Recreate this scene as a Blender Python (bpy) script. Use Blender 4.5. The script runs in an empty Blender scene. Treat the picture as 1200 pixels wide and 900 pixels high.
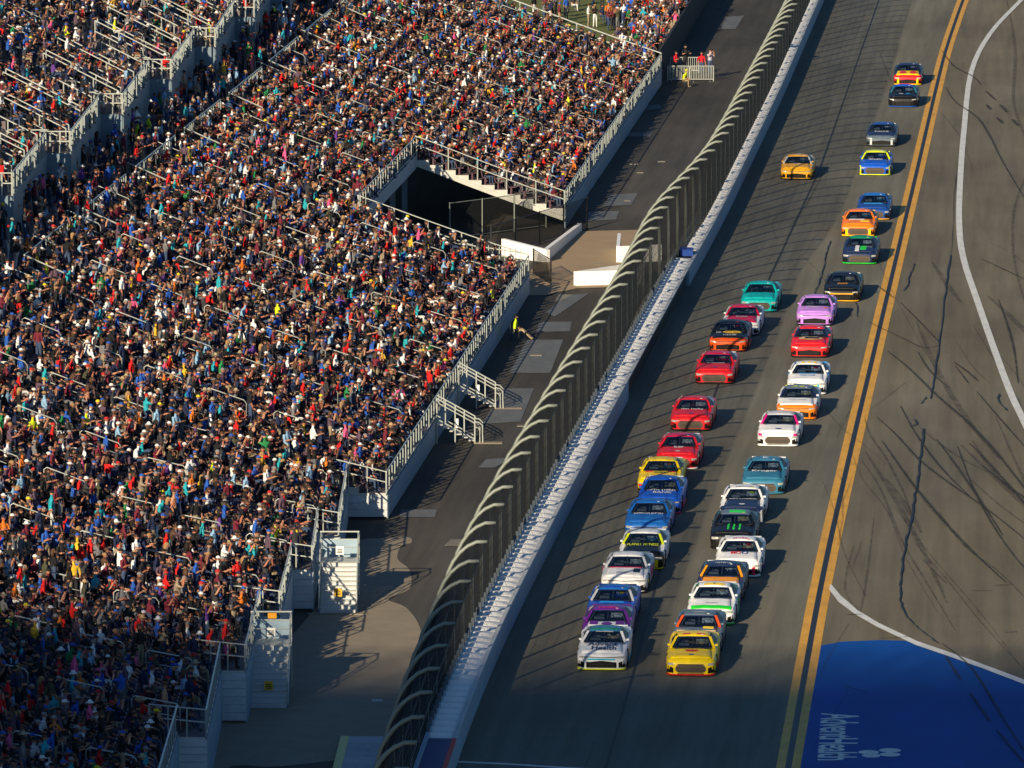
import bpy, bmesh, math, random
from mathutils import Vector, Matrix
random.seed(11)
S = bpy.context.scene
COL = S.collection
R = math.radians
# ------------------------------------------------------------------ camera
F_PX = 8800.0                                  # focal length in pixels of a 1200 px wide picture
TH = math.atan(1250.0 / F_PX)                  # camera looks down by this angle
CAM_H = math.cos(TH) / .0187                   # eye height above the track
cam_d = bpy.data.cameras.new('camera'); cam_d.sensor_width = 36; cam_d.lens = 36 * F_PX / 1200
cam_d.clip_start = 1; cam_d.clip_end = 6000
cam = bpy.data.objects.new('camera', cam_d); COL.objects.link(cam)
cam.location = (0, 0, CAM_H); cam.rotation_euler = (math.pi / 2 - TH, 0, 0)
S.camera = cam
# ------------------------------------------------------------------ world and sun
SUN_EL = R(20.0)
SUN_DX, SUN_DY = .40, .917                     # horizontal travel direction of the light
w = bpy.data.worlds.new('World'); S.world = w; w.use_nodes = True
nt = w.node_tree; bg = nt.nodes['Background']
sky = nt.nodes.new('ShaderNodeTexSky'); sky.sky_type = 'NISHITA'; sky.sun_disc = False
sky.sun_elevation = SUN_EL; sky.sun_rotation = math.atan2(-SUN_DX, -SUN_DY)
sky.ozone_density = 3.0; sky.air_density = 1.0; sky.dust_density = .3
tint = nt.nodes.new('ShaderNodeVectorMath'); tint.operation = 'MULTIPLY'; tint.inputs[1].default_value = (.66, .92, 1.14)   # cool white balance of the open shade
nt.links.new(sky.outputs[0], tint.inputs[0]); nt.links.new(tint.outputs[0], bg.inputs[0]); bg.inputs[1].default_value = .055
sd = bpy.data.lights.new('sun', 'SUN'); sd.energy = 5.0; sd.angle = R(.5); sd.color = (1, .84, .60)
so = bpy.data.objects.new('sun', sd); COL.objects.link(so)
ld = Vector((SUN_DX * math.cos(SUN_EL), SUN_DY * math.cos(SUN_EL), -math.sin(SUN_EL)))
so.rotation_euler = ld.to_track_quat('-Z', 'Y').to_euler()
S.view_settings.view_transform = 'Standard'; S.view_settings.look = 'None'
S.view_settings.exposure = 0.48; S.view_settings.gamma = 1
S.render.engine = 'CYCLES'
S.cycles.max_bounces = 5; S.cycles.diffuse_bounces = 2; S.cycles.glossy_bounces = 2; S.cycles.transparent_max_bounces = 8

# ------------------------------------------------------------------ helpers
_c, _s = math.cos(TH), math.sin(TH)
def W(u, v, z=0.0):
    """point of the real place (at height z) seen at a pixel of the 1200x900 photograph"""
    a, b = u - 600, v - 450
    t = (z - CAM_H) / -(F_PX * _s + b * _c)
    return Vector((a * t, (F_PX * _c - b * _s) * t, z))
def lerp_tab(tab, y):
    if y <= tab[0][0]: (a, b), (c, d) = tab[0], tab[1]
    elif y >= tab[-1][0]: (a, b), (c, d) = tab[-2], tab[-1]
    else:
        for (a, b), (c, d) in zip(tab, tab[1:]):
            if a <= y <= c: break
    return b + (d - b) * (y - a) / (c - a)
WALL = [(200, -5.2), (240, -3.7), (260, -2.75), (273, -2.05), (286, -1.25), (300, -.2), (314, 1.0), (342, 3.46), (371, 6.1), (399, 8.65), (441, 12.55), (509, 18.3), (587, 24.5), (700, 33.6), (1200, 78)]
YEL = [(200, 5.0), (240, 7.5), (272, 9.72), (314, 12.68), (350, 15.5), (395, 19.1), (425, 21.5), (468, 24.95), (509, 28.2), (545, 31.1), (587, 34.9), (700, 46), (1200, 98)]
def smooth_tab(tab):
    ys = [200 + i * 5 for i in range(161)]
    out = []
    for y in ys:
        k = [lerp_tab(tab, y + d) for d in (-12, -8, -4, 0, 4, 8, 12)]
        out.append((y, sum(k) / len(k)))
    return out
WALL_S, YEL_S = smooth_tab(WALL), smooth_tab(YEL)
def xw(y): return lerp_tab(WALL_S, y)
def xy(y): return lerp_tab(YEL_S, y)

def lin(c):
    return tuple(((v / 255) / 12.92 if v / 255 <= .04045 else ((v / 255 + .055) / 1.055) ** 2.4) for v in c)

class MB:
    def __init__(self): self.v = []; self.f = []; self.m = []
    def add(self, vs, fs, mi=0):
        o = len(self.v); self.v += [tuple(p) for p in vs]
        for f in fs: self.f.append(tuple(i + o for i in f)); self.m.append(mi)
        return self
    def box(self, x0, x1, y0, y1, z0, z1, mi=0):
        return self.hexa([(x0, y0, z0), (x1, y0, z0), (x1, y1, z0), (x0, y1, z0), (x0, y0, z1), (x1, y0, z1), (x1, y1, z1), (x0, y1, z1)], mi)
    def hexa(self, p, mi=0):
        return self.add(p, [(3, 2, 1, 0), (4, 5, 6, 7), (0, 1, 5, 4), (1, 2, 6, 5), (2, 3, 7, 6), (3, 0, 4, 7)], mi)
    def beam(self, a, b, w, h, mi=0, up=(0, 0, 1)):
        a, b = Vector(a), Vector(b); d = (b - a).normalized(); s = d.cross(Vector(up))
        if s.length < 1e-4: s = d.cross(Vector((1, 0, 0)))
        s.normalize(); u = s.cross(d).normalized(); s *= w / 2; u *= h / 2
        return self.hexa([a - s - u, a + s - u, b + s - u, b - s - u, a - s + u, a + s + u, b + s + u, b - s + u], mi)
    def tube(self, pts, r, n=6, mi=0, cap=True):
        pts = [Vector(p) for p in pts]; o = len(self.v); N = len(pts)
        for i, p in enumerate(pts):
            d = (pts[min(i + 1, N - 1)] - pts[max(i - 1, 0)]).normalized()
            s = d.cross(Vector((0, 0, 1)))
            if s.length < .05: s = d.cross(Vector((0, 1, 0)))
            s.normalize(); u = s.cross(d)
            rr = r[i] if isinstance(r, (list, tuple)) else r
            for k in range(n):
                a = 2 * math.pi * k / n; self.v.append(tuple(p + (s * math.cos(a) + u * math.sin(a)) * rr))
        for i in range(N - 1):
            for k in range(n):
                self.f.append((o + i * n + k, o + i * n + (k + 1) % n, o + (i + 1) * n + (k + 1) % n, o + (i + 1) * n + k)); self.m.append(mi)
        if cap:
            self.f.append(tuple(o + k for k in range(n))[::-1]); self.m.append(mi)
            self.f.append(tuple(o + (N - 1) * n + k for k in range(n))); self.m.append(mi)
        return self
    def strip(self, pts, wd, z, mi=0):
        """flat strip on the ground along pts (x, y) of width wd (number or list)"""
        P = [Vector((p[0], p[1], 0)) for p in pts]; o = len(self.v); z += .00035 * getattr(self, 'ns', 0); self.ns = getattr(self, 'ns', 0) + 1
        for i, p in enumerate(P):
            d = (P[min(i + 1, len(P) - 1)] - P[max(i - 1, 0)]).normalized(); s = Vector((d.y, -d.x, 0))
            ww = wd[i] if isinstance(wd, (list, tuple)) else wd
            for k in (-.5, .5):
                q = p + s * ww * k; self.v.append((q.x, q.y, z))
        for i in range(len(P) - 1):
            a = o + 2 * i; self.f.append((a, a + 1, a + 3, a + 2)); self.m.append(mi)
        return self
    def mesh(self, name, mats, origin=(0, 0, 0), smooth=False):
        me = bpy.data.meshes.new(name); ox, oy, oz = origin
        me.from_pydata([(x - ox, y - oy, z - oz) for x, y, z in self.v], [], self.f)
        mats = mats if isinstance(mats, (list, tuple)) else [mats]
        for m in mats: me.materials.append(m)
        if len(mats) > 1: me.polygons.foreach_set('material_index', self.m)
        if smooth: me.polygons.foreach_set('use_smooth', [True] * len(me.polygons))
        me.update(); return me
    def build(self, name, mats, parent=None, origin=(0, 0, 0), smooth=False, **kw):
        o = link(name, self.mesh(name, mats, origin, smooth), parent)
        if parent is None: o.location = origin
        return tag(o, **kw)
def link(name, data, parent=None, loc=None):
    o = bpy.data.objects.new(name, data); COL.objects.link(o)
    if parent is not None: o.parent = parent
    if loc is not None: o.location = loc
    return o
def tag(o, label=None, cat=None, group=None, kind=None):
    if label: o['label'] = label
    if cat: o['category'] = cat
    if group: o['group'] = group
    if kind: o['kind'] = kind
    return o
def thing(name, loc, label, cat, group=None, rz=0):
    o = bpy.data.objects.new(name, None); COL.objects.link(o); o.location = loc; o.rotation_euler = (0, 0, rz)
    o.empty_display_size = .3
    return tag(o, label, cat, group)

# ------------------------------------------------------------------ materials
_mats = {}
def mat(name, col, rough=.6, metal=0.0, coat=0.0, noise=0.0, nscale=4.0, stretch=(1, 1, 1), bump=0.0, spec=.5):
    if name in _mats: return _mats[name]
    m = bpy.data.materials.new(name); m.use_nodes = True; t = m.node_tree; b = t.nodes['Principled BSDF']
    b.inputs['Base Color'].default_value = (*col, 1); b.inputs['Roughness'].default_value = rough
    b.inputs['Metallic'].default_value = metal; b.inputs['Coat Weight'].default_value = coat
    b.inputs['Coat Roughness'].default_value = .08; b.inputs['Specular IOR Level'].default_value = spec
    if noise or bump:
        tc = t.nodes.new('ShaderNodeTexCoord'); mp = t.nodes.new('ShaderNodeMapping'); mp.inputs['Scale'].default_value = stretch
        nz = t.nodes.new('ShaderNodeTexNoise'); nz.inputs['Scale'].default_value = nscale; nz.inputs['Detail'].default_value = 6
        nz.inputs['Roughness'].default_value = .65
        t.links.new(tc.outputs['Object'], mp.inputs[0]); t.links.new(mp.outputs[0], nz.inputs['Vector'])
        if noise:
            mr = t.nodes.new('ShaderNodeMapRange'); mr.inputs['From Min'].default_value = .25; mr.inputs['From Max'].default_value = .75
            mr.inputs['To Min'].default_value = 1 - noise; mr.inputs['To Max'].default_value = 1 + noise
            mx = t.nodes.new('ShaderNodeVectorMath'); mx.operation = 'SCALE'; mx.inputs[0].default_value = col
            t.links.new(nz.outputs['Fac'], mr.inputs['Value']); t.links.new(mr.outputs[0], mx.inputs['Scale']); t.links.new(mx.outputs[0], b.inputs['Base Color'])
        if bump:
            bp = t.nodes.new('ShaderNodeBump'); bp.inputs['Strength'].default_value = bump; bp.inputs['Distance'].default_value = .02
            t.links.new(nz.outputs['Fac'], bp.inputs['Height']); t.links.new(bp.outputs[0], b.inputs['Normal'])
    _mats[name] = m; return m

def asphalt(name, col, streak=.22, blotch=.25, slant=.085, tint=(1.0, .93, .8)):
    """asphalt: blotches, streaks that run along the track, fine grain"""
    m = bpy.data.materials.new(name); m.use_nodes = True; t = m.node_tree; N = t.nodes; L = t.links; b = N['Principled BSDF']
    b.inputs['Roughness'].default_value = .85; b.inputs['Specular IOR Level'].default_value = .25
    tc = N.new('ShaderNodeTexCoord'); sp = N.new('ShaderNodeSeparateXYZ'); L.new(tc.outputs['Object'], sp.inputs[0])
    k = N.new('ShaderNodeMath'); k.operation = 'MULTIPLY_ADD'; k.inputs[1].default_value = -slant
    L.new(sp.outputs['Y'], k.inputs[0]); L.new(sp.outputs['X'], k.inputs[2])
    cb = N.new('ShaderNodeCombineXYZ'); L.new(k.outputs[0], cb.inputs[0]); L.new(sp.outputs['Y'], cb.inputs[1])
    def noise(scale, stretch, det=5):
        mp = N.new('ShaderNodeMapping'); mp.inputs['Scale'].default_value = stretch; L.new(cb.outputs[0], mp.inputs[0])
        n = N.new('ShaderNodeTexNoise'); n.inputs['Scale'].default_value = scale; n.inputs['Detail'].default_value = det; n.inputs['Roughness'].default_value = .6
        L.new(mp.outputs[0], n.inputs['Vector']); return n.outputs['Fac']
    def rng(x, lo, hi, a=.3, z=.7):
        r = N.new('ShaderNodeMapRange'); r.inputs['From Min'].default_value = a; r.inputs['From Max'].default_value = z
        r.inputs['To Min'].default_value = lo; r.inputs['To Max'].default_value = hi; L.new(x, r.inputs['Value']); return r.outputs[0]
    def mul(a, c):
        q = N.new('ShaderNodeMath'); q.operation = 'MULTIPLY'; L.new(a, q.inputs[0]); L.new(c, q.inputs[1]); return q.outputs[0]
    f = mul(mul(rng(noise(1.6, (1, .03, 1)), 1 - streak, 1 + streak), rng(noise(.12, (1, .35, 1)), 1 - blotch, 1 + blotch)), rng(noise(9, (1, 1, 1), 3), .9, 1.1))
    sc = N.new('ShaderNodeVectorMath'); sc.operation = 'SCALE'; L.new(f, sc.inputs['Scale'])
    mx = N.new('ShaderNodeMix'); mx.data_type = 'RGBA'; mx.inputs['A'].default_value = (*col, 1)
    mx.inputs['B'].default_value = (col[0] * tint[0], col[1] * tint[1], col[2] * tint[2], 1)
    L.new(rng(noise(.2, (1, .12, 1)), 0, 1), mx.inputs['Factor']); L.new(mx.outputs['Result'], sc.inputs[0])
    L.new(sc.outputs[0], b.inputs['Base Color'])
    bp = N.new('ShaderNodeBump'); bp.inputs['Strength'].default_value = .25; bp.inputs['Distance'].default_value = .02
    L.new(noise(30, (1, 1, 1), 2), bp.inputs['Height']); L.new(bp.outputs[0], b.inputs['Normal'])
    return m

M_TRACK = asphalt('track_asphalt', (.142, .137, .109), tint=(1.05, 1.0, .90))
M_GROOVE = asphalt('track_asphalt_upper_lane', (.136, .132, .106), streak=.18, tint=(1.0, .98, .92))
M_APRON = asphalt('apron_asphalt', (.146, .133, .099), streak=.20, blotch=.26, slant=.06)
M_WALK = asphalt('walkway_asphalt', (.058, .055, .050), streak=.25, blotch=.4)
M_CONC = mat('worn_concrete', (.25, .205, .145), .9, noise=.16, nscale=.8, bump=.2)
M_PATCH = mat('grey_patch', (.105, .115, .125), .85, noise=.25, nscale=1.4, stretch=(1, .25, 1))
M_PATCHL = mat('pale_patch', (.19, .175, .14), .85, noise=.3, nscale=1.4, stretch=(1, .25, 1))
M_YEL = mat('yellow_road_paint', (.68, .34, .02), .6, noise=.25, nscale=1.5, stretch=(1, .4, 1))
M_LINE = mat('white_road_paint', (.66, .66, .62), .6, noise=.2, nscale=2, stretch=(1, .3, 1))
M_TAR = mat('tar', (.008, .012, .016), .6, noise=.3, nscale=3)
M_SEAM = mat('tar_seam', (.014, .016, .018), .7, noise=.3, nscale=3)
def film(name, col, lo, hi):
    m = mat(name, col, .8); t = m.node_tree; b_ = t.nodes['Principled BSDF']
    tc = t.nodes.new('ShaderNodeTexCoord'); nz = t.nodes.new('ShaderNodeTexNoise'); nz.inputs['Scale'].default_value = .9; nz.inputs['Detail'].default_value = 8; nz.inputs['Roughness'].default_value = .75
    mr = t.nodes.new('ShaderNodeMapRange'); mr.inputs['From Min'].default_value = .35; mr.inputs['From Max'].default_value = .65; mr.inputs['To Min'].default_value = lo; mr.inputs['To Max'].default_value = hi
    t.links.new(tc.outputs['Object'], nz.inputs['Vector']); t.links.new(nz.outputs['Fac'], mr.inputs['Value']); t.links.new(mr.outputs[0], b_.inputs['Alpha']); return m
M_SKID = film('rubber_skid', (.022, .020, .017), .45, .95)
M_SKIDL = film('rubber_skid_faint', (.03, .027, .022), .06, .42)
M_BLUEP = mat('blue_ground_paint', (.002, .068, .32), .7, noise=.22, nscale=.35, stretch=(1, .3, 1), spec=.15)
M_GRASS = mat('grass', (.12, .14, .025), .9, noise=.4, nscale=1.2, bump=.4)
M_DIRT = mat('infield_ground', (.16, .15, .10), .95, noise=.3, nscale=.05)
M_GALV = mat('galvanised_steel', (.20, .222, .19), .55, metal=.15, noise=.12, nscale=3)
M_RAIL = mat('aluminium_rail', (.50, .52, .47), .4, metal=.25, noise=.08, nscale=5)
M_WHITE = mat('white_barrier_paint', (.86, .85, .82), .55, noise=.09, nscale=1.2)
M_WHITED = mat('worn_white_paint', (.52, .55, .56), .6, noise=.2, nscale=1.5, stretch=(1, .3, 2))
M_BWALL = mat('white_wall_shade_blue', (.26, .36, .44), .6, noise=.16, nscale=.9, stretch=(1, .35, 2))  # white wall with the blue of its shaded side put into the colour
M_STEELB = mat('blue_grey_steel', (.15, .21, .26), .6, noise=.15, nscale=1)
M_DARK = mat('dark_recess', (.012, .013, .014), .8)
M_ALU = mat('aluminium_deck', (.50, .50, .46), .5, metal=.2, noise=.15, nscale=2)
M_DECK = mat('deck_shade_maroon', (.15, .12, .12), .8, noise=.3, nscale=1)  # light deck darkened for the maroon seats and the shade between people
M_SEAT = mat('maroon_seat_plastic', (.085, .035, .05), .5, noise=.2, nscale=2)
M_SEATB = mat('blue_seat_plastic', (.04, .06, .13), .5, noise=.2, nscale=2)
M_YSIGN = mat('yellow_sign', (.75, .42, .01), .5)
M_OSIGN = mat('orange_sign', (.80, .33, .01), .5)
M_WSIGN = mat('white_sign', (.82, .82, .80), .5)
M_BLACK = mat('black_paint', (.012, .012, .013), .5)
M_INK = mat('sign_ink', (.05, .04, .02), .6)
M_WIRE = mat('fence_wire', (.014, .015, .015), .6, metal=.2)
M_BRED = mat('red_stripe', (.65, .02, .02), .5)
M_BNAVY = mat('navy_wall_paint', (.015, .03, .16), .5)

# ------------------------------------------------------------------ ground, track, markings
def band(name, fa, fb, z, m, y0=200, y1=1200, step=5, **kw):
    b = MB(); n = int((y1 - y0) / step)
    for i in range(n + 1):
        y = y0 + step * i; b.v += [(fa(y), y, z), (fb(y), y, z)]
    for i in range(n): b.f.append((2 * i, 2 * i + 1, 2 * i + 3, 2 * i + 2)); b.m.append(0)
    return b.build(name, m, **kw)
MB().add([(-4000, -600, -.06), (4000, -600, -.06), (4000, 5000, -.06), (-4000, 5000, -.06)], [(0, 1, 2, 3)]).build('ground', M_DIRT, kind='structure')
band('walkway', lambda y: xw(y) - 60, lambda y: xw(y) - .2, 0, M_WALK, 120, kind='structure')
band('race_track', lambda y: xw(y) - .2, xy, 0, M_TRACK, 120, kind='structure')
band('apron', xy, lambda y: xy(y) + 140, 0, M_APRON, 120, kind='structure')
SEAM = [W(u, v) for u, v in ((690, 960), (710, 900), (745, 780), (800, 560), (850, 430), (900, 330), (960, 200), (1030, 0), (1068, -80))]
def xs(y): return lerp_tab([(p.y, p.x) for p in SEAM], y)
band('upper_lane', lambda y: xw(y) + .01, lambda y: xs(y) + 1.1, .004, M_GROOVE, 240, 700, kind='structure')
# double yellow line with the dark gap between
band('yellow_line', lambda y: xy(y), lambda y: xy(y) + .33, .010, M_YEL, 200, 760, kind='structure')
band('tar_joint', lambda y: xy(y) + .33, lambda y: xy(y) + .57, .010, M_TAR, 200, 760, kind='structure')
band('yellow_line', lambda y: xy(y) + .57, lambda y: xy(y) + .90, .010, M_YEL, 200, 760, kind='structure')
b = MB(); b.strip([(p.x, p.y) for p in SEAM], .11, .012); b.build('paving_seam', M_SEAM, kind='structure')

def densify(px, n=4):
    P = [Vector((a, b_, 0)) for a, b_ in px]; out = []
    for i in range(len(P) - 1):
        p0, p1, p2, p3 = P[max(i - 1, 0)], P[i], P[i + 1], P[min(i + 2, len(P) - 1)]
        for k in range(n):
            t = k / n
            q = .5 * ((2 * p1) + (p2 - p0) * t + (2 * p0 - 5 * p1 + 4 * p2 - p3) * t * t + (3 * p1 - p0 - 3 * p2 + p3) * t ** 3)
            out.append((q.x, q.y))
    out.append((P[-1].x, P[-1].y)); return out
def gline(px, n=4): return [tuple(W(u, v)[:2]) for u, v in densify(px, n)]
# painted area with white edge
blue = [(928, 980), (938, 900), (957, 772), (960, 757), (985, 752), (1030, 750), (1065, 751), (1092, 759), (1200, 802), (1330, 852), (1500, 980)]
b = MB(); pts = [W(u, v, .006) for u, v in blue]; b.add(pts, [tuple(range(len(pts)))]); b.build('painted_blue_area', M_BLUEP, kind='structure')
up = [(900 + a / 4, 680 + c / 4) for a, c in ((292, 18), (300, 22), (340, 70), (420, 140), (520, 200), (700, 285), (860, 340), (1000, 390), (1200, 465), (1700, 650))]
lo = [(900 + a / 4, 680 + c / 4) for a, c in ((286, 40), (292, 50), (330, 100), (410, 160), (510, 217), (690, 302), (850, 357), (1000, 410), (1200, 487), (1700, 675))]
b = MB()
for p in up: b.v.append(tuple(W(p[0], p[1], .030)))
for p in lo: b.v.append(tuple(W(p[0], p[1], .030)))
for i in range(len(up) - 1): b.f.append((i, i + 1, i + 1 + len(up), i + len(up))); b.m.append(0)
b.build('white_line', M_LINE, kind='structure')
b = MB(); b.strip(gline([(1262, -60), (1225, -28), (1197, 0), (1160, 40), (1138, 85), (1130, 150), (1126, 200), (1124, 260), (1129, 303), (1146, 355), (1167, 415), (1186, 465), (1205, 505), (1250, 610)]), .36, .030)
b.build('white_line', M_LINE, kind='structure')
b = MB(); b.strip(gline([(536, 893), (600, 896), (680, 901), (900, 912)]), .28, .014); b.build('white_line', M_LINE, kind='structure')
# jagged tar-filled cracks and seams
def jag(px, wpx, seed, amp=1.0):
    rnd = random.Random(seed); out = []
    for u, v in densify(px, 7): out.append((u + rnd.uniform(-amp, amp), v + rnd.uniform(-.3, .3)))
    P = [W(u, v) for u, v in out]; ws = [wpx * rnd.uniform(.5, 1.25) / (F_PX / p.y) for p in P]
    return [(p.x, p.y) for p in P], ws
b = MB()
for i, (px, wd) in enumerate([([(1114, 300), (1107, 350), (1101, 400), (1095, 440), (1091, 468)], 1.9), ([(1083, 503), (1079, 530), (1076, 560), (1072, 580), (1069, 602), (1062, 635), (1057, 665), (1055, 690), (1056, 708), (1064, 725), (1078, 738), (1100, 755)], 2.6),
        ([(1071, 310), (1066, 325), (1063, 336), (1059, 341)], 1.6), ([(1171, 462), (1170, 470), (1180, 482)], 2.2), ([(1085, 466), (1079, 474)], 1.6), ([(1072, 492), (1074, 498), (1066, 500)], 2.6),
        ([(973, 283), (968, 300), (964, 320), (955, 345)], 1.4), ([(1004, 355), (1004, 372)], 1.2), ([(1120, 205), (1114, 300)], .7), ([(985, 560), (987, 600), (982, 640)], .5)]):
    l, ws = jag(px, wd, 50 + i, .9); b.strip(l, ws, .048)
b.build('tar_crack', M_TAR, kind='structure')
# tyre marks
dark = [([(1104, 755), (1130, 775), (1150, 800), (1180, 850), (1200, 880), (1240, 940)], 1.5), ([(1040, 412), (1065, 432), (1100, 466), (1130, 492), (1165, 528), (1200, 572), (1240, 620)], 2.0),
        ([(1028, 490), (1050, 510), (1078, 540), (1110, 565), (1160, 600), (1210, 640)], 1.7), ([(1136, 520), (1160, 545), (1200, 590), (1240, 640)], 1.7), ([(1118, 425), (1132, 435), (1146, 447)], 1.8), ([(1120, 430), (1135, 450)], 1.2),
        ([(1018, 378), (1060, 398), (1082, 408), (1101, 405)], 1.1), ([(1055, 355), (1080, 380), (1101, 402)], 1.1), ([(1145, 460), (1175, 495), (1215, 540)], 1.1), ([(1170, 352), (1180, 380), (1188, 410), (1193, 450)], 1.4), ([(1028, 335), (1048, 350)], 1.2),
        ([(1108, 103), (1120, 120), (1145, 138), (1160, 160), (1175, 190), (1200, 232)], 1.3), ([(1104, 60), (1118, 78), (1140, 90), (1150, 100)], 1.2), ([(1155, 107), (1167, 118)], 1.6), ([(1172, 123), (1180, 132)], 2.2), ([(1186, 140), (1193, 148)], 2.2), ([(1168, 138), (1175, 145)], 2.0), ([(1156, 123), (1161, 129)], 2.0),
        ([(990, 805), (1000, 808), (1018, 812)], .8), ([(1150, 304), (1180, 318), (1205, 330)], 1.2), ([(1108, 770), (1126, 798)], 1.8), ([(1137, 813), (1160, 846)], 1.8), ([(1168, 856), (1200, 895)], 1.8), ([(1165, 687), (1183, 686)], 1.6), ([(1138, 693), (1163, 693)], 1.4), ([(1178, 742), (1192, 741)], 1.6), ([(990, 721), (1010, 721)], 1.5), ([(1030, 749), (1068, 747)], 1.2)]
faint = [([(1010, 540), (1030, 570), (1045, 605), (1060, 640), (1090, 690), (1120, 740)], 3.0), ([(995, 520), (1010, 560), (1040, 600), (1062, 655), (1100, 720)], 1.6), ([(1013, 488), (1020, 510), (1040, 540), (1060, 580), (1070, 610)], 3.2),
         ([(1020, 480), (1040, 465), (1062, 448)], 1.8), ([(1100, 600), (1130, 640), (1170, 670), (1210, 710)], 2.6), ([(1070, 635), (1110, 680), (1150, 730), (1200, 785)], 1.8), ([(1080, 655), (1110, 685)], 2.5), ([(1045, 590), (1090, 650), (1150, 720), (1195, 780)], 1.5),
         ([(1140, 380), (1170, 430), (1200, 480)], 1.6), ([(1175, 420), (1195, 445), (1215, 480)], 1.4), ([(962, 560), (978, 600), (990, 650), (1015, 700)], 1.4), ([(940, 440), (960, 470), (985, 500), (1010, 520), (1040, 545)], 1.3), ([(1012, 270), (1050, 350), (1100, 440)], .8), ([(1120, 400), (1140, 430), (1160, 450)], 1.2),
         ([(940, 300), (960, 320), (975, 345)], 1.0), ([(910, 280), (905, 262), (920, 245)], 1.0), ([(1100, 130), (1125, 160), (1140, 200)], 1.4), ([(1030, 60), (1040, 85), (1045, 98)], 1.4), ([(1150, 280), (1190, 300), (1220, 330)], 1.2), ([(1000, 640), (990, 690), (1010, 720)], 2.2), ([(1025, 600), (1015, 680), (1008, 720)], 2.4), ([(1180, 0), (1190, 60), (1188, 120), (1205, 170)], 3.5), ([(1215, 180), (1190, 240), (1188, 300), (1202, 360)], 3.0)]
rs = random.Random(5)
for k in range(36):
    u0, v0 = rs.uniform(1010, 1190), rs.uniform(20, 700); L_ = rs.uniform(50, 230); a0 = R(rs.gauss(56, 9)); cv = rs.uniform(-.10, .28)
    px = []
    for q in range(5): px.append((u0, v0)); u0 += L_ / 4 * math.cos(a0); v0 += L_ / 4 * math.sin(a0); a0 -= cv * .5
    if px[0][0] > 1128 - (px[0][1] - 0) * .24 and px[-1][1] < 720: (dark if k % 3 == 0 else faint).append((px, rs.uniform(1.1, 2.3) if k % 3 == 0 else rs.uniform(2.6, 6.5)))
for k in range(26):
    u0, v0 = rs.uniform(640, 1010), rs.uniform(60, 880); L_ = rs.uniform(30, 120); a0 = R(rs.gauss(118, 7)); px = []
    for q in range(4): px.append((u0, v0)); u0 += L_ / 3 * math.cos(a0); v0 += L_ / 3 * math.sin(a0); a0 += rs.uniform(-.12, .12)
    if px[0][0] > 600 + (880 - px[0][1]) * .46: faint.append((px, rs.uniform(.8, 1.8)))
for px, wd in list(dark): faint.append((px, wd * 2.6))
b = MB()
for px, wd in dark:
    P = gline(px, 6); b.strip(P, [max(.04, wd * 1.15 * (.35 + .65 * math.sin(math.pi * (i + .6) / (len(P) + .3))) * rs.uniform(.8, 1.15) / (F_PX / p[1])) for i, p in enumerate(P)], .040)
b.build('tyre_marks', M_SKID, kind='stuff', label='dark curved tyre marks crossing the apron beside the double yellow line', cat='tyre marks')
b = MB()
for px, wd in faint:
    P = gline(px, 6); b.strip(P, [max(.04, wd * 1.25 * (.3 + .7 * math.sin(math.pi * (i + .6) / (len(P) + .3))) / (F_PX / p[1])) for i, p in enumerate(P)], .018)
b.build('faint_tyre_marks', M_SKIDL, kind='stuff', label='faint broad tyre smears on the apron and lower lane', cat='tyre marks')
# walkway patches
_qn = [0]
def quadpatch(px, m, z, name='pavement_patch'):
    _qn[0] += 1; z += .0012 * _qn[0]
    b = MB(); pts = [W(u, v, z) for u, v in px]; b.add(pts, [tuple(range(len(pts)))]); return b.build(name, m, kind='structure')
quadpatch(densify([(262, 980), (262, 903), (330, 898), (440, 880), (478, 830), (494, 765), (492, 735), (476, 712), (455, 702), (480, 690), (480, 668), (466, 655), (470, 640), (482, 636), (480, 630), (462, 630), (400, 640), (380, 700), (250, 860), (262, 980)], 4)[:-1], M_CONC, .008, 'concrete_pad')
for px, m in [([(618, 398), (660, 398), (645, 437), (597, 437)], M_PATCH), ([(632, 377), (670, 377), (668, 388), (628, 389)], M_PATCH), ([(590, 455), (626, 455), (610, 494), (565, 497)], M_PATCH), ([(470, 597), (512, 597), (510, 606), (468, 606)], M_PATCH),
              ([(690, 248), (726, 247), (722, 257), (684, 259)], M_PATCH), ([(715, 228), (748, 226), (740, 240), (706, 242)], M_PATCH), ([(735, 155), (765, 155), (762, 160), (732, 160)], M_PATCH), ([(850, 20), (872, 18), (862, 34), (845, 34)], M_PATCH), ([(745, 126), (772, 122), (776, 127), (745, 131)], M_PATCH),
              ([(655, 345), (676, 345), (672, 353), (650, 353)], M_PATCHL), ([(650, 371), (664, 362), (690, 344), (672, 345), (655, 353), (640, 366)], M_PATCH), ([(560, 548), (580, 548), (600, 536), (570, 538)], M_PATCH), ([(520, 640), (545, 640), (552, 632), (528, 632)], M_PATCHL)]:
    quadpatch(px, m, .012)
quadpatch([(598, 346), (628, 310), (640, 306), (679, 271), (756, 269), (738, 318), (728, 336), (675, 338), (640, 346)], mat('tan_concrete', (.33, .235, .135), .9, noise=.12, nscale=.8), .016, 'crossover_ramp')
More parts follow.
